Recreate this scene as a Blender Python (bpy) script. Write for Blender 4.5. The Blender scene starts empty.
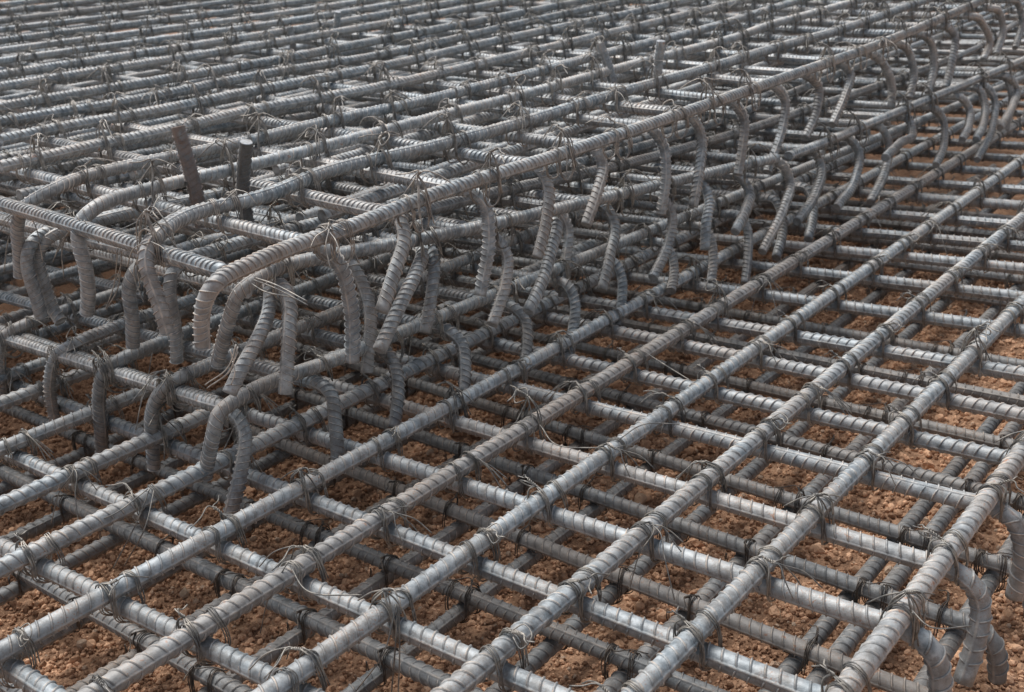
# Steel reinforcement mats and a raised reinforcement cage on gravelly laterite ground.
# World units are metres, the ground is z = 0.  "Lengthwise" bars run along +Y,
# "crosswise" bars along X.  Every bar is a measured centre line (see BARS).
import bpy, math, random
import numpy as np

random.seed(7)
rng = np.random.default_rng(11)
scene = bpy.context.scene
col = scene.collection
R = 0.0146           # bar core radius
D = 0.033            # centre-to-centre distance of two crossing, touching bars

# ------------------------------------------------------------------ camera
CAM_R = (0.78785936, 0.61231563, -0.06593330)
CAM_U = (-0.16950679, 0.31852724, 0.93263490)
CAM_F = (-0.59206847, 0.72360899, -0.35474632)
CAM_P = (0.0, 0.0, 1.25)
F_PX = 1117.06
from mathutils import Matrix, Vector
cam_data = bpy.data.cameras.new("camera")
cam = bpy.data.objects.new("camera", cam_data)
col.objects.link(cam)
m = Matrix(((CAM_R[0], CAM_U[0], -CAM_F[0], CAM_P[0]),
            (CAM_R[1], CAM_U[1], -CAM_F[1], CAM_P[1]),
            (CAM_R[2], CAM_U[2], -CAM_F[2], CAM_P[2]),
            (0, 0, 0, 1)))
cam.matrix_world = m
cam_data.sensor_width = 36.0
cam_data.lens = F_PX * 36.0 / 1024.0
cam_data.clip_start = 0.05
cam_data.clip_end = 600
cam_data.dof.use_dof = True
cam_data.dof.focus_distance = 1.78
cam_data.dof.aperture_fstop = 9.0
scene.camera = cam
_r, _u, _f, _p = map(np.array, (CAM_R, CAM_U, CAM_F, CAM_P))

def seen(p, margin=0.0):
    """is the point inside the photographed part of the place (plus a margin)?  returns (bool, depth)"""
    q = np.asarray(p, float) - _p
    d = q @ _f
    a = np.where(d > 0.1, np.abs(q @ _r) / np.maximum(d, .1), 9)
    b = np.where(d > 0.1, np.abs(q @ _u) / np.maximum(d, .1), 9)
    return (a < (512 + margin) / F_PX) & (b < (346 + margin) / F_PX), d

# ------------------------------------------------------------------ helpers
def tag(o, label=None, cat=None, group=None, kind=None):
    if label: o['label'] = label
    if cat: o['category'] = cat
    if group: o['group'] = group
    if kind: o['kind'] = kind
    return o

def empty(name, loc):
    o = bpy.data.objects.new(name, None)
    o.empty_display_size = .05
    o.location = loc
    col.objects.link(o)
    return o

def mesh_np(name, V, Q, mat, attrs=None, smooth=True, extra=None, tris=None):
    """numpy arrays to one mesh: Q (n,4) quads, tris (n,3), extra = list of n-gons"""
    me = bpy.data.meshes.new(name)
    parts, tot = [], []
    if Q is not None and len(Q): parts.append(Q.reshape(-1)); tot += [4] * len(Q)
    if tris is not None and len(tris): parts.append(tris.reshape(-1)); tot += [3] * len(tris)
    for e in (extra or []): parts.append(np.array(e)); tot.append(len(e))
    loops = np.concatenate(parts).astype(np.int32)
    tot = np.array(tot, np.int32)
    start = np.concatenate(([0], np.cumsum(tot)[:-1])).astype(np.int32)
    me.vertices.add(len(V)); me.vertices.foreach_set("co", V.astype(np.float32).reshape(-1))
    me.loops.add(len(loops)); me.loops.foreach_set("vertex_index", loops)
    me.polygons.add(len(tot)); me.polygons.foreach_set("loop_start", start)
    me.polygons.foreach_set("loop_total", tot)
    sm = np.ones(len(tot), bool) if smooth else np.zeros(len(tot), bool)
    if extra: sm[-len(extra):] = False
    me.polygons.foreach_set("use_smooth", sm)
    for k, v in (attrs or {}).items():
        a = me.attributes.new(k, 'FLOAT', 'POINT'); a.data.foreach_set("value", v.astype(np.float32))
    me.update(calc_edges=True)
    me.materials.append(mat)
    return me

def obj(name, me, parent=None, loc=None):
    o = bpy.data.objects.new(name, me)
    if parent: o.parent = parent
    if loc is not None: o.location = loc
    col.objects.link(o)
    return o

def catmull(P, step):
    """dense centripetal-like spline through P"""
    P = np.asarray(P, float)
    E = np.vstack([2 * P[0] - P[1], P, 2 * P[-1] - P[-2]])
    out = []
    for i in range(1, len(E) - 2):
        p0, p1, p2, p3 = E[i - 1], E[i], E[i + 1], E[i + 2]
        L = np.linalg.norm(p2 - p1)
        # finite-difference tangents scaled by chord lengths (no overshoot at uneven spacing)
        d0, d1, d2 = np.linalg.norm(p1 - p0) + 1e-9, L + 1e-9, np.linalg.norm(p3 - p2) + 1e-9
        t1 = ((p1 - p0) / d0 * d1 + (p2 - p1) / d1 * d0) / (d0 + d1) * L
        t2 = ((p2 - p1) / d1 * d2 + (p3 - p2) / d2 * d1) / (d1 + d2) * L
        n = max(2, int(math.ceil(L / step)))
        t = np.linspace(0, 1, n, endpoint=False)[:, None]
        out.append((2*t**3 - 3*t**2 + 1) * p1 + (t**3 - 2*t**2 + t) * t1 + (-2*t**3 + 3*t**2) * p2 + (t**3 - t**2) * t2)
    out.append(P[-1][None])
    return np.vstack(out)

def frames(C, n0=None):
    T = np.gradient(C, axis=0); T /= np.linalg.norm(T, axis=1)[:, None]
    N = np.zeros_like(C)
    a = np.array(n0 if n0 is not None else (0.13, 0.21, .97))
    n = a - T[0] * (a @ T[0])
    if np.linalg.norm(n) < .2:
        a = np.array((.3, .9, .1)); n = a - T[0] * (a @ T[0])
    n /= np.linalg.norm(n); N[0] = n
    for i in range(1, len(C)):
        n = n - T[i] * (n @ T[i]); n /= np.linalg.norm(n); N[i] = n
    return T, N, np.cross(T, N)

def wire_tube(C, r, sides=5):
    T, N, B = frames(C)
    th = np.linspace(0, 2 * math.pi, sides, endpoint=False)
    V = C[:, None] + r * (np.cos(th)[None, :, None] * N[:, None] + np.sin(th)[None, :, None] * B[:, None])
    n = len(C)
    i = np.arange(n - 1)[:, None]; j = np.arange(sides)[None]
    Q = np.stack([i * sides + j, i * sides + (j + 1) % sides, (i + 1) * sides + (j + 1) % sides, (i + 1) * sides + j], -1).reshape(-1, 4)
    return V.reshape(-1, 3), Q, [list(range(sides))[::-1], list(range((n - 1) * sides, n * sides))]

def join(parts):
    V, Q, E, o = [], [], [], 0
    for v, q, e in parts:
        V.append(v); Q.append(q + o); E += [[k + o for k in f] for f in e]; o += len(v)
    return np.vstack(V), np.vstack(Q), E

# ------------------------------------------------------------------ materials
def nodes(name):
    mt = bpy.data.materials.new(name); mt.use_nodes = True
    nt = mt.node_tree; nt.nodes.clear()
    out = nt.nodes.new("ShaderNodeOutputMaterial"); b = nt.nodes.new("ShaderNodeBsdfPrincipled")
    nt.links.new(b.outputs[0], out.inputs[0])
    return mt, nt, b

def N(nt, t, **kw):
    n = nt.nodes.new(t)
    for k, v in kw.items():
        if k in ('op',): n.operation = v
        else: setattr(n, k, v)
    return n

def math_node(nt, op, a, b=None, clamp=False):
    n = nt.nodes.new("ShaderNodeMath"); n.operation = op; n.use_clamp = clamp
    for i, v in enumerate((a, b)):
        if v is None: continue
        if isinstance(v, (int, float)): n.inputs[i].default_value = v
        else: nt.links.new(v, n.inputs[i])
    return n.outputs[0]

def noise(nt, vec, scale, detail=4, rough=.55):
    n = nt.nodes.new("ShaderNodeTexNoise"); n.inputs['Scale'].default_value = scale
    n.inputs['Detail'].default_value = detail; n.inputs['Roughness'].default_value = rough
    nt.links.new(vec, n.inputs['Vector']); return n.outputs['Fac']

def ramp(nt, fac, a, b):
    n = nt.nodes.new("ShaderNodeMapRange"); n.inputs[1].default_value = a; n.inputs[2].default_value = b
    n.interpolation_type = 'SMOOTHSTEP'
    nt.links.new(fac, n.inputs[0]); return n.outputs[0]

def mix(nt, fac, a, b, mode='MIX'):
    n = nt.nodes.new("ShaderNodeMix"); n.data_type = 'RGBA'; n.blend_type = mode
    if isinstance(fac, (int, float)): n.inputs[0].default_value = fac
    else: nt.links.new(fac, n.inputs[0])
    for i, v in ((6, a), (7, b)):
        if isinstance(v, tuple): n.inputs[i].default_value = (*v, 1)
        else: nt.links.new(v, n.inputs[i])
    return n.outputs[2]

def steel(name, brown=0.0, dark=1.0, dust=1.0, rust=0.0):
    mt, nt, b = nodes(name)
    g = nt.nodes.new("ShaderNodeNewGeometry"); pos = g.outputs['Position']
    oi = nt.nodes.new("ShaderNodeObjectInfo")
    off = nt.nodes.new("ShaderNodeVectorMath"); off.operation = 'ADD'
    cmb = nt.nodes.new("ShaderNodeCombineXYZ")
    nt.links.new(math_node(nt, 'MULTIPLY', oi.outputs['Random'], 37.0), cmb.inputs[0])
    nt.links.new(pos, off.inputs[0]); nt.links.new(cmb.outputs[0], off.inputs[1]); v = off.outputs[0]
    rib = nt.nodes.new("ShaderNodeAttribute"); rib.attribute_name = "rib"
    hk = nt.nodes.new("ShaderNodeAttribute"); hk.attribute_name = "bend"
    n1 = noise(nt, v, 9, 5, .6); n2 = noise(nt, v, 60, 4, .6); n3 = noise(nt, v, 330, 3, .6); n4 = noise(nt, v, 3.2, 3)
    base = mix(nt, ramp(nt, n2, .3, .72), (.12*dark, .146*dark, .163*dark), (.365*dark, .395*dark, .41*dark))
    base = mix(nt, ramp(nt, n1, .4, .66), base, (.29*dark, .295*dark, .29*dark))
    # dry clay dust, heavier on the bends
    up = nt.nodes.new("ShaderNodeSeparateXYZ"); nt.links.new(g.outputs['Normal'], up.inputs[0])
    dustf = math_node(nt, 'MULTIPLY', ramp(nt, n4, .42, .72), ramp(nt, n3, .2, .75))
    dustf = math_node(nt, 'ADD', math_node(nt, 'MULTIPLY', dustf, .55*dust), math_node(nt, 'MULTIPLY', math_node(nt, 'MULTIPLY', hk.outputs['Fac'], ramp(nt, noise(nt, v, 14, 4), .38, .66)), .36))
    dustf = math_node(nt, 'ADD', dustf, math_node(nt, 'MULTIPLY', math_node(nt, 'POWER', oi.outputs['Random'], 3.0), .3))
    dustf = math_node(nt, 'ADD', dustf, brown, True)
    base = mix(nt, dustf, base, (.20*dark, .16*dark, .128*dark))
    # scuffed, slightly rusty rib crests
    cr = math_node(nt, 'MULTIPLY', rib.outputs['Fac'], ramp(nt, n2, .38, .66))
    base = mix(nt, math_node(nt, 'MAXIMUM', math_node(nt, 'MULTIPLY', cr, .85), 0.0), base, (.44*dark, .355*dark, .28*dark))
    spot = math_node(nt, 'MULTIPLY', ramp(nt, n3, .56, .70), ramp(nt, n1, .46, .64))
    spot = math_node(nt, 'ADD', spot, math_node(nt, 'MULTIPLY', ramp(nt, n2, .62, .74), ramp(nt, oi.outputs['Random'], .55, 1.0)), True)
    base = mix(nt, math_node(nt, 'MULTIPLY', spot, .85), base, (.26*dark, .105*dark, .042*dark))
    crev_shade = ramp(nt, math_node(nt, 'MULTIPLY', rib.outputs['Fac'], -1.0), .15, 1.0)
    base = mix(nt, math_node(nt, 'MULTIPLY', crev_shade, .6), base, (.035, .027, .022))  # shade in the creases beside the ribs, painted into the colour
    grime = math_node(nt, 'MULTIPLY', ramp(nt, noise(nt, v, 42, 7, .75), .47, .62), .6)
    base = mix(nt, grime, base, (.125*dark, .115*dark, .105*dark))
    if rust: base = mix(nt, math_node(nt, 'MULTIPLY', ramp(nt, n2, .25, .6), rust), base, (.19*dark, .10*dark, .06*dark))
    # the bends are darker than the straight lengths, except on the rib crests
    base = mix(nt, math_node(nt, 'MULTIPLY', hk.outputs['Fac'], math_node(nt, 'SUBTRACT', .22, math_node(nt, 'MULTIPLY', rib.outputs['Fac'], .22))), base, (.085*dark, .082*dark, .08*dark))
    # bar to bar difference
    val = math_node(nt, 'ADD', math_node(nt, 'MULTIPLY', oi.outputs['Random'], .4), .78)
    hs = nt.nodes.new("ShaderNodeHueSaturation"); nt.links.new(base, hs.inputs['Color']); nt.links.new(val, hs.inputs['Value'])
    nt.links.new(hs.outputs[0], b.inputs['Base Color'])
    b.inputs['Metallic'].default_value = .18
    rg = math_node(nt, 'ADD', math_node(nt, 'MULTIPLY', n2, .28), math_node(nt, 'ADD', math_node(nt, 'MULTIPLY', dustf, .22), .38))
    nt.links.new(rg, b.inputs['Roughness'])
    bp = nt.nodes.new("ShaderNodeBump"); bp.inputs['Strength'].default_value = .35; bp.inputs['Distance'].default_value = .0012
    nt.links.new(math_node(nt, 'ADD', n3, math_node(nt, 'MULTIPLY', n2, .8)), bp.inputs['Height'])
    nt.links.new(bp.outputs[0], b.inputs['Normal'])
    return mt

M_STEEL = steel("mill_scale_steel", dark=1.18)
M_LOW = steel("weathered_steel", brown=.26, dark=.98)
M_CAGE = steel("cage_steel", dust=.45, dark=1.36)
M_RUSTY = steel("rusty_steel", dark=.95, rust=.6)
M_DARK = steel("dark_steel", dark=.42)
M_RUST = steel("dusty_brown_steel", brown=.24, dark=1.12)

def plain(name, c1, c2, scale, rough, metal=0.0):
    mt, nt, b = nodes(name)
    g = nt.nodes.new("ShaderNodeNewGeometry")
    oi = nt.nodes.new("ShaderNodeObjectInfo")
    f = ramp(nt, noise(nt, g.outputs['Position'], scale, 4), .35, .65)
    c = mix(nt, f, c1, c2)
    hs = nt.nodes.new("ShaderNodeHueSaturation"); nt.links.new(c, hs.inputs['Color'])
    nt.links.new(math_node(nt, 'ADD', math_node(nt, 'MULTIPLY', oi.outputs['Random'], .5), .7), hs.inputs['Value'])
    nt.links.new(hs.outputs[0], b.inputs['Base Color'])
    b.inputs['Roughness'].default_value = rough; b.inputs['Metallic'].default_value = metal
    return mt

M_WIRE = plain("annealed_wire", (.13, .127, .122), (.32, .29, .25), 60, .5, .4)
M_WIREL = plain("bare_wire", (.34, .325, .30), (.52, .48, .43), 60, .45, .3)
M_WIREA = plain("dusty_wire", (.16, .15, .14), (.36, .32, .275), 60, .5, .3)
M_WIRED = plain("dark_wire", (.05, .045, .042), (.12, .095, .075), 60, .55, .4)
M_CUT = plain("sheared_steel", (.62, .63, .64), (.42, .40, .37), 90, .35, .6)
M_STRAW = plain("dry_straw", (.42, .31, .20), (.30, .2, .12), 40, .8)

def soil(name, bump):
    mt, nt, b = nodes(name)
    g = nt.nodes.new("ShaderNodeNewGeometry"); v = g.outputs['Position']
    t = nt.nodes.new("ShaderNodeAttribute"); t.attribute_name = "tint"
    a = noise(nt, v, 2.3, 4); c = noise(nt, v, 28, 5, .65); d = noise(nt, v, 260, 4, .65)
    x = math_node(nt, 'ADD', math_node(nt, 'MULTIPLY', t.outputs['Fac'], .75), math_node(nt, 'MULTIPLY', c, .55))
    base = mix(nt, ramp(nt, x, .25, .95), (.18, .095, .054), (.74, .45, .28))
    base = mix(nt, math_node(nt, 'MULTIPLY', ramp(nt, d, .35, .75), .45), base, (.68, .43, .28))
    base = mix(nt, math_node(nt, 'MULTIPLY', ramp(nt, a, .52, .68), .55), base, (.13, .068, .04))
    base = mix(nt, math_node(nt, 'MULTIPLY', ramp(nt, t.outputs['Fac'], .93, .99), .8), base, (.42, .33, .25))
    nt.links.new(base, b.inputs['Base Color']); b.inputs['Roughness'].default_value = .93
    b.inputs['Specular IOR Level'].default_value = .2
    vo = nt.nodes.new("ShaderNodeTexVoronoi"); vo.inputs['Scale'].default_value = 120; nt.links.new(v, vo.inputs['Vector'])
    h = math_node(nt, 'SUBTRACT', d, math_node(nt, 'MULTIPLY', vo.outputs['Distance'], .9 if bump > .8 else .2))
    bp = nt.nodes.new("ShaderNodeBump"); bp.inputs['Strength'].default_value = bump; bp.inputs['Distance'].default_value = .004
    nt.links.new(h, bp.inputs['Height']); nt.links.new(bp.outputs[0], b.inputs['Normal'])
    return mt
M_SOIL = soil("laterite_soil", 1.0)
M_CLOD = soil("laterite_clods", .5)

# ------------------------------------------------------------------ ribbed bars
PITCH = .0205
_h = math.radians
TH = [_h(-14), _h(-9), _h(-5), _h(5), _h(9), _h(14)] + [_h(14 + 152 * k / 7) for k in range(1, 7)] + \
     [_h(166), _h(171), _h(175), _h(185), _h(189), _h(194)] + [_h(194 + 152 * k / 7) for k in range(1, 7)]
TH = np.array(TH)
LONG = np.zeros(len(TH)); LONG[[2, 3, 14, 15]] = 1
TRI = np.where(TH < 0, 1 - 2 * (-TH) / math.pi, np.where(TH <= math.pi, 1 - 2 * TH / math.pi, -1 + 2 * (TH - math.pi) / math.pi))
CRES = np.clip(np.abs(np.sin(TH)) * 1.9, 0, 1)
CRES[[1, 2, 3, 4, 13, 14, 15, 16]] = 0
FR = np.array([0, .04, .11, .155, .22, .94]); RH = np.array([0., 1, 1, 0, 0, 0])

def near_rib(h):
    a = np.zeros(len(h), bool); a[:-1] |= h[1:] > .5; a[1:] |= h[:-1] > .5
    return a

def ribbed(P, r=R, phase=0.0, slant=.0065, pitch=PITCH, reach=6.5, rh=.0023):
    """tube with two longitudinal ribs and crescent cross ribs; rings only dense where the place is seen"""
    C = catmull(P, .006)
    for _ in range(6): C[1:-1] = .25 * C[:-2] + .5 * C[1:-1] + .25 * C[2:]
    T, Nn, B = frames(C)
    ds = np.linalg.norm(np.diff(C, axis=0), axis=1); S = np.concatenate(([0], np.cumsum(ds))); L = S[-1]
    k = np.arange(int(L / pitch))
    mid = np.stack([np.interp(k * pitch, S, C[:, a]) for a in range(3)], -1)
    ok, d = seen(mid, 260)
    fine = ok & (d < reach)
    s, h = [], []
    for i, f in zip(k, fine):
        if f: s += list((i + FR) * pitch); h += list(RH)
        elif i % 4 == 0: s.append(i * pitch); h.append(0)
    s.append(L); h.append(0)
    s = np.array(s); h = np.array(h)
    edge = np.clip(np.minimum(s, L - s) / .012, 0, 1)
    sv = np.clip(s[:, None] + slant * TRI[None] * edge[:, None], 0, L)
    hv = h[:, None] * CRES[None]
    jit = 1 + .15 * rng.standard_normal((len(s), 1))
    rad = r + rh * hv * jit + .0012 * LONG[None]
    th = TH + phase
    c, sn = np.cos(th)[None, :, None], np.sin(th)[None, :, None]
    f = lambda A: np.stack([np.interp(sv, S, A[:, a]) for a in range(3)], -1)
    V = f(C) + rad[..., None] * (c * f(Nn) + sn * f(B))
    rib = np.maximum(hv, LONG[None] * .55 * np.ones_like(hv))
    rib = np.where((h[:, None] < .5) & near_rib(h)[:, None] & (CRES[None] > .2), -1.0, rib)  # negative along the rib feet, where the crease shade is painted
    return V, rib, s, L

def bar_mesh(name, V, rib, bend, i0, i1, origin, mat, cap0, cap1):
    n = V.shape[1]; W = V[i0:i1 + 1]; m_ = len(W)
    i = np.arange(m_ - 1)[:, None]; j = np.arange(n)[None]
    Q = np.stack([i * n + j, i * n + (j + 1) % n, (i + 1) * n + (j + 1) % n, (i + 1) * n + j], -1).reshape(-1, 4)
    ex = []
    if cap0: ex.append(list(range(n))[::-1])
    if cap1: ex.append(list(range((m_ - 1) * n, m_ * n)))
    at = {'rib': rib[i0:i1 + 1].reshape(-1), 'bend': np.repeat(bend[i0:i1 + 1], n)}
    return mesh_np(name, W.reshape(-1, 3) - origin, Q, mat, at, extra=ex)

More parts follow.
